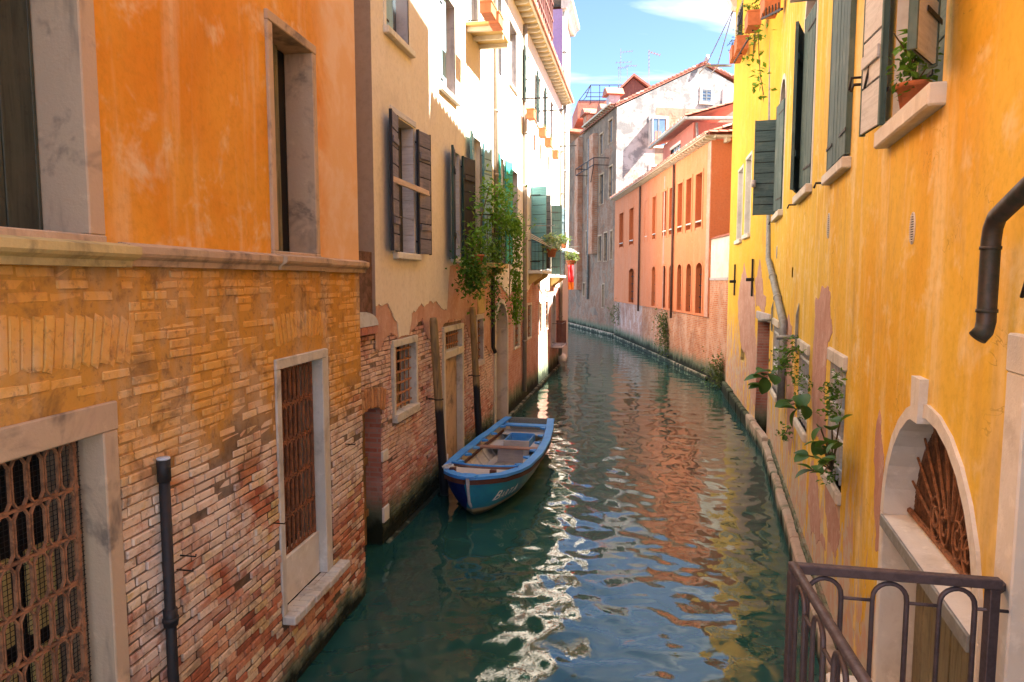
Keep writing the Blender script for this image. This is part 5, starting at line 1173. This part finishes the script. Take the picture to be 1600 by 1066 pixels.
# ------------------------------------------------------------------ the boat
def boat_mats():
    n = NM('boat_hull_paint'); tcn = n.n('ShaderNodeTexCoord'); sp = n.n('ShaderNodeSeparateXYZ'); n.L(tcn.outputs['Object'], sp.inputs[0]); X, Y, Z = sp.outputs
    a = n.noise(3, 5, .65); f = n.noise(22, 5, .7)
    col = n.mix(n.step(n.math('ADD', X, n.math('MULTIPLY', a, .5)), 1.1, 3.1), n.mix(n.step(a, .35, .7), (.025, .21, .33), (.03, .28, .34)), (.26, .28, .26))
    col = n.mix(n.math('MULTIPLY', n.step(f, .5, .7), .35), col, (.05, .12, .14))
    zz = n.math('ADD', Z, n.math('MULTIPLY', n.math('SUBTRACT', a, .5), .05)); col = n.mix(n.step(zz, .17, .13), col, (.42, .30, .15)); col = n.mix(n.step(zz, .10, .06), col, (.10, .075, .035)); col = n.mix(n.step(zz, .045, .01), col, (.015, .018, .012))
    M['hull'] = n.done(col, .5, n.bump(f, .2, .004), .4)
    M['boat_blue'] = wood('boat_blue_paint', (.075, .34, .82), (.05, .26, .70), (.22, .46, .78), .45, vert=False, rough=.5)
    M['boat_navy'] = wood('boat_navy_paint', (.008, .018, .13), (.006, .012, .08), (.03, .05, .16), .3, rough=.5)
    M['boat_grey'] = wood('boat_grey_paint', (.54, .50, .50), (.42, .39, .39), (.60, .54, .48), .6, vert=False, rough=.75)
    M['boat_in'] = wood('boat_inside_paint', (.62, .57, .52), (.50, .45, .41), (.66, .56, .42), .6, vert=False, rough=.8)
    M['boat_brown'] = wood('boat_brown_wood', (.12, .045, .03), (.075, .03, .02), (.22, .10, .06), .4, vert=False, rough=.55)
    M['boat_thwart'] = wood('boat_thwart_wood', (.36, .20, .15), (.26, .14, .10), (.45, .30, .24), .5, vert=False, rough=.6)
    M['letter'] = flat('white_lettering', (.78, .76, .72), .6, .2, 20)
    M['fender'] = flat('white_fender', (.62, .58, .52), .6, .3, 9)
boat_mats()
bow = Vector((-.735, 11.03, 0)); stern = Vector((.43, 16.50, 0)); BLEN = (stern-bow).length; ba = math.atan2(stern.y-bow.y, stern.x-bow.x)
BT = empty('wooden_boat', Matrix.Translation(bow) @ Matrix.Rotation(ba, 4, 'Z'), 'blue wooden rowing boat named BARTA moored by the left wall', 'boat')
# local: x from bow to stern, y to the left wall side (positive = left in the picture)
def interp(t, tab):
    for (a, v), (c, u) in zip(tab[:-1], tab[1:]):
        if t <= c: k = (t-a)/(c-a); k = k*k*(3-2*k)*.35+k*.65; return v+(u-v)*k
    return tab[-1][1]
HW = [(0, .03), (.08, .20), (.25, .38), (.5, .535), (1.0, .69), (1.6, .765), (2.5, .80), (3.6, .775), (4.6, .69), (BLEN, .575)]
SH = [(0, .76), (.6, .69), (1.5, .61), (2.8, .56), (4.2, .57), (BLEN, .64)]
KE = [(0, .30), (.25, .02), (.5, -.08), (1.2, -.13), (3.5, -.12), (4.8, -.06), (BLEN, .03)]
def sect(s):
    w = interp(s, HW); h = interp(s, SH); k = interp(s, KE); fl = min(1, s/1.6); r = []
    for i in range(9):
        t = i/8.; yy = w*(math.sin(t*math.pi/2)**(.62+.7*(1-fl)))*(.9+.1*t); zz = k+(h-k)*(t**(1.5)); r.append((yy, zz))
    return r
SS = [0, .03, .08, .16, .28, .42, .6, .85, 1.15, 1.5, 1.9, 2.4, 2.9, 3.4, 3.9, 4.4, 4.9, 5.3, BLEN]
def rake(s, z): return s+max(0, .32-s*.5)*(.75-z)*.75
def hull(inset=0., m='hull', s0=0, t0=0, name='hull', parent=BT, zcut=None):
    b = mb(M[m]); rows = []; b.smooth = True
    for s in SS:
        if s < s0: continue
        q = sect(s); rows.append([(rake(s, z), y-inset if y > inset else y*.5, z+inset*.4) for y, z in q])
    for sg in (1, -1):
        vs = [(x, y*sg, z) for r in rows for x, y, z in r]; n = 9
        b.add(vs, [(i*n+j, i*n+j+1, (i+1)*n+j+1, (i+1)*n+j) for i in range(len(rows)-1) for j in range(n-1)])
    q = rows[-1]; b.smooth = False; b.add([(x, y, z) for x, y, z in q]+[(x, -y, z) for x, y, z in reversed(q)], [tuple(range(18))])
    o = b.build(name, parent); return o
hull(); hull(.03, 'boat_in', .45, name='inner_hull')
def side(s, sg, dy=0., dz=0.): return Vector((rake(s, interp(s, SH)), (interp(s, HW)+dy)*sg, interp(s, SH)+dz))
def strip(path, prof, m, name, parent=BT):
    """sweeps a (side, up) profile along a path of (point, outward)"""
    b = mb(M[m]); n = len(prof); vs = [p+o*u+Vector((0, 0, v)) for p, o in path for u, v in prof]
    b.add(vs, [(i*n+j, i*n+(j+1) % n, (i+1)*n+(j+1) % n, (i+1)*n+j) for i in range(len(path)-1) for j in range(n)]+[tuple(range(n)), tuple((len(path)-1)*n+j for j in range(n))]); return b.build(name, parent)
FS = [x*BLEN/60 for x in range(61)]; FS = [0, .02, .05]+FS[1:]
def gpath(sg, dy=0., dz=0., f=0, t=BLEN):
    r = []
    for s in FS:
        if f <= s <= t: p = side(s, sg, dy, dz); e = .02; d = (side(min(s+e, BLEN), sg)-side(max(s-e, 0), sg)); d.z = 0; d.normalize(); o = Vector((d.y, -d.x, 0)); o = o if o.y*sg > 0 else -o; r.append((p, o))
    return r
for sg in (1, -1):
    strip(gpath(sg), [(.035, -.03), (.035, .022), (-.13, .022), (-.13, -.005), (.0, -.03)], 'boat_blue', 'gunwale')
    strip(gpath(sg, .012), [(.018, -.115), (.018, -.035), (-.012, -.035), (-.012, -.115)], 'boat_brown', 'rubbing_strake')
    strip(gpath(sg, .02, 0, .35), [(.014, -.055), (.014, -.036), (-.0, -.036), (-.0, -.055)], 'iron', 'strake_band')
    strip(gpath(sg, -.10, -.18, .95, 5.1), [(0, -.03), (0, .03), (-.03, .03), (-.03, -.03)], 'boat_brown', 'inwale')
    for s in [1.2+.47*i for i in range(9)]:
        q = sect(s); b = mb(M['boat_in']); pts = [(s, (y-.045)*sg if y > .06 else .06*sg, z+.02) for y, z in q[1:]]
        b.tube(pts, .024, 4); b.build('rib', BT)
    for s in (1.5, 2.15, 2.8, 3.45, 4.1, 4.75):
        p = side(s, sg, -.15, -.02); mb(M['boat_blue']).prism([(p.x-.09, p.y-.0), (p.x+.09, p.y), (p.x+.02, p.y-.12*sg), (p.x-.02, p.y-.12*sg)], 'z', p.z, p.z+.035).build('knee', BT)
# navy bow on the port side and stem
b = mb(M['boat_navy']); b.smooth = True
q = [[(rake(s, z)-.004, y+.006, z) for y, z in sect(s)[2:8]] for s in (.02, .08, .16, .28, .42, .6, .85)]
b.add([p for r in q for p in r], [(i*6+j, i*6+j+1, (i+1)*6+j+1, (i+1)*6+j) for i in range(6) for j in range(5)]); b.build('painted_bow_panel', BT)
b = mb(M['boat_grey']); b.tube([(rake(0, .80)-.02, 0, .80), (rake(0, .55)-.012, 0, .55), (rake(0, .3), 0, .30), (.42, 0, .06), (.62, 0, -.08)], .026, 6); b.build('stem', BT)
b = mb(M['boat_blue']); b.prism([(-.06, -.13), (.06, -.17), (.12, -.08), (.12, .08), (.06, .17), (-.06, .13), (-.10, 0)], 'z', .775, .805); b.build('bow_plate', BT)
# foredeck and its coaming
def deckpoly(s0, s1, dz, inn=.1):
    ss = [s for s in FS if s0 <= s <= s1]; return [(side(s, 1, -inn).x, max(interp(s, HW)-inn, .02), interp(s, SH)+dz) for s in ss]
q = deckpoly(.1, 1.05, -.015); b = mb(M['boat_grey'])
for a, c in zip(q[:-1], q[1:]): b.quad((a[0], a[1], a[2]), (c[0], c[1], c[2]), (c[0], -c[1], c[2]), (a[0], -a[1], a[2]))
b.build('foredeck', BT)
w_ = interp(1.07, HW)-.08; pts = [(1.07+.12*(1-(2*i/12-1)**2)*-1+.1, w_*(2*i/12-1), interp(1.07, SH)+.005) for i in range(13)]
b = mb(M['boat_thwart']); b.tube(pts, .035, 6); b.build('coaming', BT); mb(M['boat_blue']).tube([(p[0]-.03, p[1], p[2]+.035) for p in pts], .018, 6).build('coaming_trim', BT)
for y in (.42, -.30): mb(M['boat_brown']).box(.52, .60, y-.055, y+.055, .665, .76, .008).build('cleat', BT)
# inside
def floorw(s): return interp(s, HW)*(.42 if s < 1.5 else .60)
ss = [1.0, 1.6, 2.4, 3.2, 4.0, 4.7]; b = MB()
for i in range(9):
    y0, y1 = -.9+.2*i, -.9+.2*i+.188; b.use(M['boat_in'])
    for s0, s1 in zip(ss[:-1], ss[1:]):
        a, c = max(y0, -floorw(s0)), min(y1, floorw(s0))
        if c-a > .04: b.box(s0, s1-.006, a, c, .10, .122, .004)
b.build('floorboards', BT)
for s0, s1, y0, y1 in ((1.9, 2.5, -.1, .32), (2.05, 2.62, -.5, -.14)): mb(M['boat_grey']).box(s0, s1, y0, y1, .125, .150, .006).build('loose_board', BT)
def thwart(s, w, z, m, name='thwart', dx=.0, th=.035): hw = interp(s, HW)-.03; return mb(M[m]).box(s-w/2, s+w/2, -hw, hw, z, z+th, .008).build(name, BT)
thwart(3.25, .17, .46, 'boat_thwart'); thwart(5.18, .26, .54, 'boat_blue', 'stern_seat')
b = mb(M['boat_grey']); b.box(3.35, 3.39, -.28, .28, .12, .44, .006); b.build('bulkhead', BT)
for y0, y1 in ((-.60, -.30), (.30, .62)): mb(M['boat_grey']).box(3.75, 4.55, y0, y1, .30, .325, .006).build('side_bench', BT)
b = mb(M['boat_blue']); b.box(4.0, 4.75, -.29, -.265, .13, .46, .005); b.box(4.0, 4.75, .265, .29, .13, .46, .005); b.box(4.73, 4.76, -.265, .265, .13, .46, .005); b.use(M['boat_grey']); b.box(3.97, 4.0, -.29, .29, .13, .46, .005); b.build('stern_box', BT)
b = mb(M['boat_grey']); b.box(4.76, 5.3, -.5, .5, .40, .425, .006); b.build('stern_deck', BT)
# things lying in the boat
rp = random.Random(8)
FD = empty('boat_fender', BT.matrix_world @ Matrix.Translation((3.05, -.50, .20)), 'white boat fender lying inside the blue boat', 'fender'); FD.rotation_euler.z = ba
b = mb(M['fender']); b.tube([(-.17, 0, 0), (-.15, 0, 0), (-.1, 0, 0), (.1, 0, 0), (.15, 0, 0), (.18, 0, 0)], [.03, .06, .085, .085, .055, .03], 12); b.build('body', FD); mb(M['line']).tube([(.17, 0, 0), (.25, .02, -.03), (.3, .08, -.05)], .01, 5).build('cord', FD)
def coil(loc, r, n, label, m='line', mt=BT):
    o = empty('rope_coil', mt.matrix_world @ Matrix.Translation(loc), label, 'rope'); b = mb(M[m]); b.tube([((r+rp.uniform(-.03, .03))*math.cos(i*.5), (r+rp.uniform(-.03, .03))*math.sin(i*.5), .012+.0012*i) for i in range(n*13)], .011, 5); b.build('rope', o); return o
coil((4.35, .02, .17), .16, 5, 'coiled rope in the stern box of the blue boat'); coil((.62, .52, .72), .08, 3, 'small tangle of pale rope on the boat bow')
# mooring rope and lettering
p0 = BT.matrix_world @ Vector((.5, .5, .72)); q0 = L2.W(2.7, -.2, .72); o = empty('mooring_rope', p0, 'pale mooring rope tying the blue boat to the post', 'rope'); b = mb(M['line']); b.tube([Vector((0, 0, 0)).lerp(q0-p0, i/8)+Vector((0, 0, -.25*math.sin(math.pi*i/8))) for i in range(9)], .012, 6); b.build('rope', o)
def lettering(txt, s0, hgt, zmid):
    cu = bpy.data.curves.new('letters', 'FONT'); cu.body = txt; cu.size = 1; cu.shear = .28; cu.extrude = 0; cu.offset = .012; cu.space_character = 1.05
    tmp = bpy.data.objects.new('letters', cu); COL.objects.link(tmp); dg = bpy.context.evaluated_depsgraph_get(); dg.update(); me = tmp.evaluated_get(dg).to_mesh()
    V = [v.co.copy() for v in me.vertices]; Fc = [list(p.vertices) for p in me.polygons]; tmp.to_mesh_clear(); bpy.data.objects.remove(tmp)
    return V, Fc
def put_letters():
    b = mb(M['letter']); s = .36
    def surf(s, z):
        q = sect(s)
        for (ya, za), (yb, zb) in zip(q[:-1], q[1:]):
            if za <= z <= zb: k = (z-za)/(zb-za); return ya+(yb-ya)*k
        return q[-1][0]
    for ch, hg in (('B', .20), ('A', .14), ('R', .14), ('T', .14), ('A', .175)):
        V, Fc = lettering(ch, 0, 1, 0); w = max(v.x for v in V)
        bm = bmesh.new(); vs = [bm.verts.new(v) for v in V]
        for f in Fc:
            try: bm.faces.new([vs[i] for i in f])
            except Exception: pass
        bmesh.ops.triangulate(bm, faces=bm.faces); bmesh.ops.subdivide_edges(bm, edges=bm.edges, cuts=2)
        bm.verts.index_update(); vs2 = []
        for v in bm.verts:
            ss = s+v.co.x*hg*1.15; z = .26+(v.co.y)*hg*1.25; vs2.append((rake(ss, z), -(surf(ss, z)+.006), z))
        b.add(vs2, [[v.index for v in f.verts] for f in bm.faces]); bm.free(); s += w*hg*1.15+.018
    b.build('lettering', BT)
put_letters()
# ------------------------------------------------------------------ posts, plants, pots, laundry
rt = random.Random(31)
for (a, c, lab) in (((677, 497), (697, 755), 'brown and black mooring post nearest the boat bow'), ((738, 480), (752, 700), 'brown and black mooring post beside the boat stern')):
    t = L2.hit(*a, .12); g = L2.hit(*c, .22); p0 = L2.W(g[0], -.22, g[1]-.8); p1 = L2.W(t[0], -.12, t[1]); o = empty('mooring_post', p0, lab, 'mooring post', 'mooring posts against the wall')
    d = p1-p0; b = mb(M['post']); b.tube([d*k for k in (0, .25, .5, .75, .985, 1)], [.085, .082, .078, .075, .072, .06], 12); b.build('pole', o)
    m = d*.62; b = mb(M['iron']); b.tube([m, m+Vector((-.25, .05, 0))], .012, 6); b.tube([m+Vector((.085*math.cos(v*.6), .085*math.sin(v*.6), 0)) for v in range(12)], .012, 5); b.build('iron_strap', o)
def plant(name, base, label, cat='plant', group=None): return empty(name, base, label, cat, group)
# climbing plants on the iron balcony of the cream house
def on2(px, py, off): x, z = L2.hit(px, py, off); return L2.W(x, -off, z)
B0 = on2(765, 418, .35); VP = plant('climbing_plant', B0, 'green creeper spilling over the iron balcony of the cream house', 'plant')
def loc(*q): return [on2(*p)-B0 for p in q]
b = mb(M['leaf']); vine(b, loc((733, 405, .5), (740, 428, .55), (736, 452, .5)), 714, 0.105, .13, rt); vine(b, loc((745, 395, .6), (760, 385, .6), (780, 400, .6)), 420, 0.098, .16, rt); vine(b, loc((776, 370, .62), (774, 420, .6), (771, 495, .5)), 714, 0.084, .09, rt)
b.build('foliage', VP)
b = mb(M['leaf_y']); vine(b, loc((772, 340, .6), (790, 345, .62), (806, 350, .6)), 714, 0.105, .16, rt); vine(b, loc((797, 345, .62), (807, 360, .6), (807, 430, .55), (806, 500, .5)), 1870, 0.087, .085, rt, 1.2)
vine(b, loc((745, 330, .5), (757, 300, .5), (765, 290, .55)), 119, 0.119, .10, rt, 0); vine(b, loc((768, 335, .55), (778, 310, .6), (782, 296, .6)), 255, 0.119, .13, rt, 0); vine(b, loc((785, 320, .6), (795, 315, .6), (798, 290, .6)), 153, 0.112, .10, rt, 0); vine(b, loc((738, 375, .5), (745, 370, .55), (752, 350, .55)), 187, 0.112, .12, rt, 0); b.build('bright_foliage', VP)
b = mb(M['stem'])
for q in (((795, 350, .6), (797, 400, .5), (796, 470, .3)), ((770, 400, .5), (772, 360, .55), (778, 310, .6)), ((750, 400, .5), (752, 340, .5), (765, 292, .55)), ((776, 345, .6), (790, 330, .6), (797, 300, .6))): b.tube(loc(*q), .012, 5)
vine(b, loc((785, 370, .55), (792, 400, .5), (795, 450, .45)), 10, .01, .02, rt); b.build('stems', VP)
def pot(base, r, h, label, leafm='leaf', n=60, rad=.2, ls=.07, group='terracotta flower pots', box=None, name='flower_pot', up=.8, cat='flower pot'):
    o = empty(name, base, label, cat, group); b = mb(M['pot'])
    if box:
        L, Wd, ang = box; Mx = Matrix.Rotation(ang, 4, 'Z'); b.box(-L/2, L/2, -Wd/2, Wd/2, 0, h, .012, Mx); b.box(-L/2-.012, L/2+.012, -Wd/2-.012, Wd/2+.012, h-.045, h+.004, .008, Mx)
    else: b.lathe([(0, 0), (r*.68, 0), (r*.92, h*.82), (r*1.08, h*.82), (r*1.1, h), (r*.95, h), (r*.9, h*.9), (0, h*.88)], (0, 0, 0), 16)
    b.build('pot', o)
    if n: b = mb(M[leafm]); clump(b, (0, 0, h+rad*.5), (rad, rad, rad*up), n, ls, rt, .1); b.build('foliage', o)
    return o
pot(on2(745, 398, .55)-Vector((0, 0, .2)), .14, .2, 'terracotta pot at the left of the overgrown balcony')
# pots on the high balcony, window boxes below the small upper windows of the white house
for px, py, lab in ((763, 27, 'left terracotta box hung on the high iron balcony'), (775, 43, 'right terracotta box hung on the high iron balcony')):
    p = on2(px, py, .8); pot(p, .2, .24, lab, 'leaf_d', 14, .12, .05, box=(.42, .22, L2.ang), name='flower_box', cat='flower box')
for px, py, lab in ((830, 187, 'first terracotta window box from the left on the white wall'), (848, 215, 'second terracotta window box from the left on the white wall'), (857, 230, 'third terracotta window box from the left on the white wall'), (868, 248, 'rightmost terracotta window box on the white wall')):
    p = on2(px, py, .3); pot(p, .2, .3, lab, 'leaf_d', 25, .2, .05, 'terracotta window boxes on the white wall', (.42, .24, L2.ang), name='flower_box', up=.25, cat='flower box')
# plants on the two small balconies, laundry
pot(on2(862, 402, .75), .17, .28, 'pot of pale flowers hanging by the clothes lines', 'leaf_p', 320, .42, .15, None)
pot(on2(892, 415, .7), .2, .22, 'green plant in a hanging pot above the red cloth', 'leaf_d', 260, .36, .13, None)
pot(on2(881, 388, .6), .12, .2, 'small green plant at the end of the clothes line', 'leaf_d', 160, .3, .13, None)
p = on2(892, 418, .75); o = empty('hanging_cloth', p-Vector((0, 0, .95)), 'red and orange cloth hanging below the clothes line', 'cloth')
b = MB(); nn = 10
for i in range(nn):
    b.use(M['cloth_r'] if i > 2 else M['cloth_o']); z0, z1 = 1.05*i/nn, 1.05*(i+1)/nn
    for k in range(6): f = lambda k_, z: (-.12+.04*k_, .05*math.sin(k_*1.7+z*4)-.08*(1-z), z); b.quad(f(k, z0), f(k+1, z0), f(k+1, z1), f(k, z1))
b.build('cloth', o)
o = empty('clothes_line', on2(820, 345, .1), 'pale clothes lines strung along the white wall balconies', 'clothes line'); c0 = on2(820, 345, .1)
b = mb(M['line'])
for k in range(3): b.tube([on2(822, 362+3*k, .5+.12*k)-c0, on2(862, 383+2*k, .5+.12*k)-c0, on2(905, 392+2*k, .5+.12*k)-c0], .014, 5)
b.build('cords', o); b = mb(M['zinc'])
for px, py in ((821, 353), (862, 375), (872, 386)): b.bar(on2(px, py, 0)-c0, on2(px, py, 0)-c0+L2.W(0, -.95, 0)-L2.W(0, 0, 0), .03)
b.build('brackets', o)
for px, py, L in ((811, 155, .9), (838, 174, .9), (868, 229, .9)):
    p = on2(px, py, 0); o = empty('wall_rod', p, {811: 'iron rod sticking out by the first drainpipe of the white wall', 838: 'middle iron rod sticking out of the white wall', 868: 'iron rod near the far end of the white wall'}[px], 'rod', 'iron rods on the white wall'); mb(M['iron']).bar((0, 0, 0), L2.W(0, -L, 0)-L2.W(0, 0, 0), .035).build('rod', o)
# ---- right bank plants
def on1(px, py, off): x, z = R1.hit(px, py, off); return R1.W(x, -off, z)
def onf(px, py, off): x, z = R2.hit(px, py, off); return R2.W(x, -off, z)
def big_leaf(parent, p, d, size, m='leaf_b', w=.62):
    """one broad leaf with a mid rib and a curl"""
    d = Vector(d).normalized(); u = d.cross(Vector((rt.gauss(0, .25), rt.gauss(0, .25), 1))).normalized(); n = u.cross(d); b = mb(M[m]); b.smooth = True; N = 6; vs = []
    for i in range(N+1):
        t = i/N; wd = w*.5*size*(math.sin(math.pi*min(1, t*.95+.05))**.6)*(1 if t < 1 else .1); dr = -.22*size*t*t
        for sgn in (-1, -.5, 0, .5, 1): vs.append(Vector(p)+d*size*t+u*wd*sgn+n*(dr+.16*size*abs(sgn)*math.sin(math.pi*t)*.8))
    b.rnd = rt.random(); b.add(vs, [(i*5+j, i*5+j+1, (i+1)*5+j+1, (i+1)*5+j) for i in range(N) for j in range(4)]); return b.build('leaf', parent)
outw = R1.W(0, -1, 0)-R1.W(0, 0, 0)
def figplant(px, py, leaves, label, on=on1, weeds=0, wr=.2, extra=()):
    base = on(px, py, .02); o = plant('wall_plant', base, label, 'plant', 'plants growing out of the yellow wall'); b = mb(M['stem'])
    for qx, qy, off, s in leaves:
        tip = on(qx, qy, off)-base; b.tube([(0, 0, 0), tip*.5+Vector((0, 0, .05)), tip], .008, 5)
        for k in range(2): big_leaf(o, tip, outw*rt.uniform(.3, .9)+Vector((rt.gauss(0, .8), rt.gauss(0, .8), rt.gauss(-.15, .5))), s*rt.uniform(.65, 1.05), w=.8)
    b.build('stems', o)
    if weeds or extra:
        b = mb(M['leaf'])
        if weeds: clump(b, (0, 0, .0), (wr, wr, wr*1.4), weeds, .055, rt)
        for ex, ey, off, n, r in extra: clump(b, on(ex, ey, off)-base, (r, r, r*1.3), n, .07, rt)
        b.build('foliage', o)
    return o
figplant(1300, 735, [(1262, 712, .30, .17), (1270, 735, .32, .2), (1285, 700, .25, .17), (1293, 690, .2, .2), (1300, 672, .22, .2), (1275, 690, .28, .17), (1310, 690, .15, .18), (1290, 720, .28, .2), (1305, 715, .2, .2), (1285, 740, .25, .17), (1312, 660, .15, .16), (1282, 668, .25, .15)], 'large-leaved fig plant hanging from the nearest barred window', weeds=120, wr=.14, extra=[(1301, 612, .10, 70, .11), (1297, 640, .10, 70, .11), (1308, 592, .08, 25, .08)])
figplant(1256, 640, [(1240, 625, .35, .2), (1250, 617, .3, .24), (1244, 640, .35, .22), (1256, 632, .25, .22), (1236, 632, .4, .2)], 'broad-leaved sprig on the sill of the middle barred window', weeds=60, wr=.12, extra=[(1246, 590, .15, 50, .14), (1256, 605, .12, 50, .14)])
figplant(1245, 545, [(1226, 560, .25, .2), (1235, 550, .25, .2), (1222, 575, .3, .18)], 'leafy sprig growing above the middle barred window', extra=[(1236, 545, .25, 90, .16), (1222, 562, .3, 90, .18), (1230, 570, .25, 60, .14)])
figplant(1216, 588, [(1195, 590, .4, .34), (1200, 580, .35, .32), (1194, 603, .4, .3), (1206, 585, .3, .3)], 'dark leaves sprouting from the far barred window', weeds=30, wr=.15)
figplant(1236, 668, [(1226, 680, .2, .1)], 'little weed tuft low on the yellow wall', extra=[(1226, 675, .15, 60, .13)])
# pot on the nearest upper sill
p = on1(1425, 172, .02); o = pot(p, .105, .17, 'terracotta pot with a leafy green plant on the upper sill', 'leaf', 150, .15, .07, None, up=1.5)
b = mb(M['leaf_y']); clump(b, (0, 0, .42), (.10, .10, .14), 60, .085, rt); b.build('young_leaves', o); b = mb(M['stem']); 
for i in range(5): b.tube([(0, 0, .15), (rt.gauss(0, .04), rt.gauss(0, .04), .3), (rt.gauss(0, .07), rt.gauss(0, .07), .5)], .005, 5)
b.build('stems', o)
# pots on the high corner of the yellow house
for px, py, s, lab in ((1150, 95, .5, 'lowest terracotta box high on the yellow corner'), (1158, 82, .5, 'second terracotta box high on the yellow corner'), (1176, 46, .55, 'terracotta pot in the middle of the high flower boxes'), (1203, 22, .7, 'large terracotta box at the top of the yellow wall')):
    p = onf(px, py, .35); pot(p, .25, .36, lab, 'leaf_d' if px != 1176 else 'leaf', 90, .28, .09, 'terracotta boxes high on the yellow corner', (.6, .32, R2.ang), name='flower_box', cat='flower box')
o = empty('pot_shelf', onf(1160, 100, .35), 'iron shelf carrying the flower boxes on the yellow corner', 'shelf'); c0 = onf(1160, 100, .35); b = mb(M['iron'])
for off in (.15, .55): b.bar(onf(1147, 98, off)-c0, onf(1170, 60, off)-c0, .03)
for q in ((1147, 98), (1158, 84), (1170, 60), (1176, 48)): b.bar(onf(*q, 0)-c0, onf(*q, .55)-c0, .03)
b.build('frame', o); b = mb(M['iron'])
for i in range(6): b.bar(onf(1192+5*i, 14-2*i, .5)-c0, onf(1192+5*i, 30-2*i, .5)-c0, .02)
b.bar(onf(1190, 30, .5)-c0, onf(1222, 14, .5)-c0, .04); b.build('upper_rail', o)
vb = onf(1178, 40, .4); VT = plant('trailing_plant', vb, 'thin trailing plant hanging down the high yellow corner', 'plant'); b = mb(M['leaf_y'])
for px, py, n, r in ((1180, 55, 14, .2), (1193, 43, 10, .18), (1175, 62, 10, .2), (1175, 95, 14, .22), (1190, 115, 10, .2), (1188, 130, 12, .22), (1193, 146, 8, .16)): clump(b, onf(px, py, .35)-vb, (r, r, r), n, .17, rt)
b.build('foliage', VT); b = mb(M['stem']); b.tube([onf(1185, 45, .35)-vb, onf(1186, 90, .3)-vb, onf(1188, 118, .3)-vb, onf(1193, 148, .25)-vb], .012, 5); b.tube([onf(1180, 50, .35)-vb, onf(1176, 95, .3)-vb], .012, 5); b.build('stems', VT)
# clothes rack past the yellow corner
e0 = R2.W(-R2.len, -.0, 0); o = empty('drying_rack', (e0.x, e0.y, 11.5), 'folding drying rack jutting out at the far yellow corner', 'drying rack'); b = mb(M['zinc']); z = R2.z(1150, 92)
A = [Vector((-.9, .3, z-11.5)), Vector((0, .3, z-11.5)), Vector((-.0, .25, z-9.6))]
b.bar(A[0], A[1], .07); b.bar(A[0], A[2], .03); b.bar(A[0]+Vector((.45, .2, 0)), A[2], .03); b.bar(A[0], A[0]+Vector((0, .9, 0)), .03); b.bar(A[0]+Vector((.45, 0, 0)), A[0]+Vector((.45, .9, 0)), .03); b.build('frame', o)
# weeds on the quay walls
def weed(px0, py0, px1, py1, wall, label, n, spread, size=.11):
    a = wall.hit(px0, py0, .12); c = wall.hit(px1, py1, .12); pa, pc = wall.W(a[0], -.12, a[1]), wall.W(c[0], -.12, c[1]); o = plant('wall_weed', pc, label, 'plant', 'weeds hanging on the quay walls'); b = mb(M['leaf_d']); vine(b, [pa-pc, (pa-pc)*.5, Vector((0, 0, 0))], n, size, spread, rt); b.build('foliage', o)
weed(964, 478, 965, 502, SB, 'weed hanging below the far end of the salmon wall', 600, .28); weed(1038, 492, 1041, 545, SA, 'long strip of weed on the brick quay below the salmon house', 1500, .22); weed(1124, 565, 1123, 597, GW, 'bush growing at the foot of the yellow far corner', 900, .24, .1)
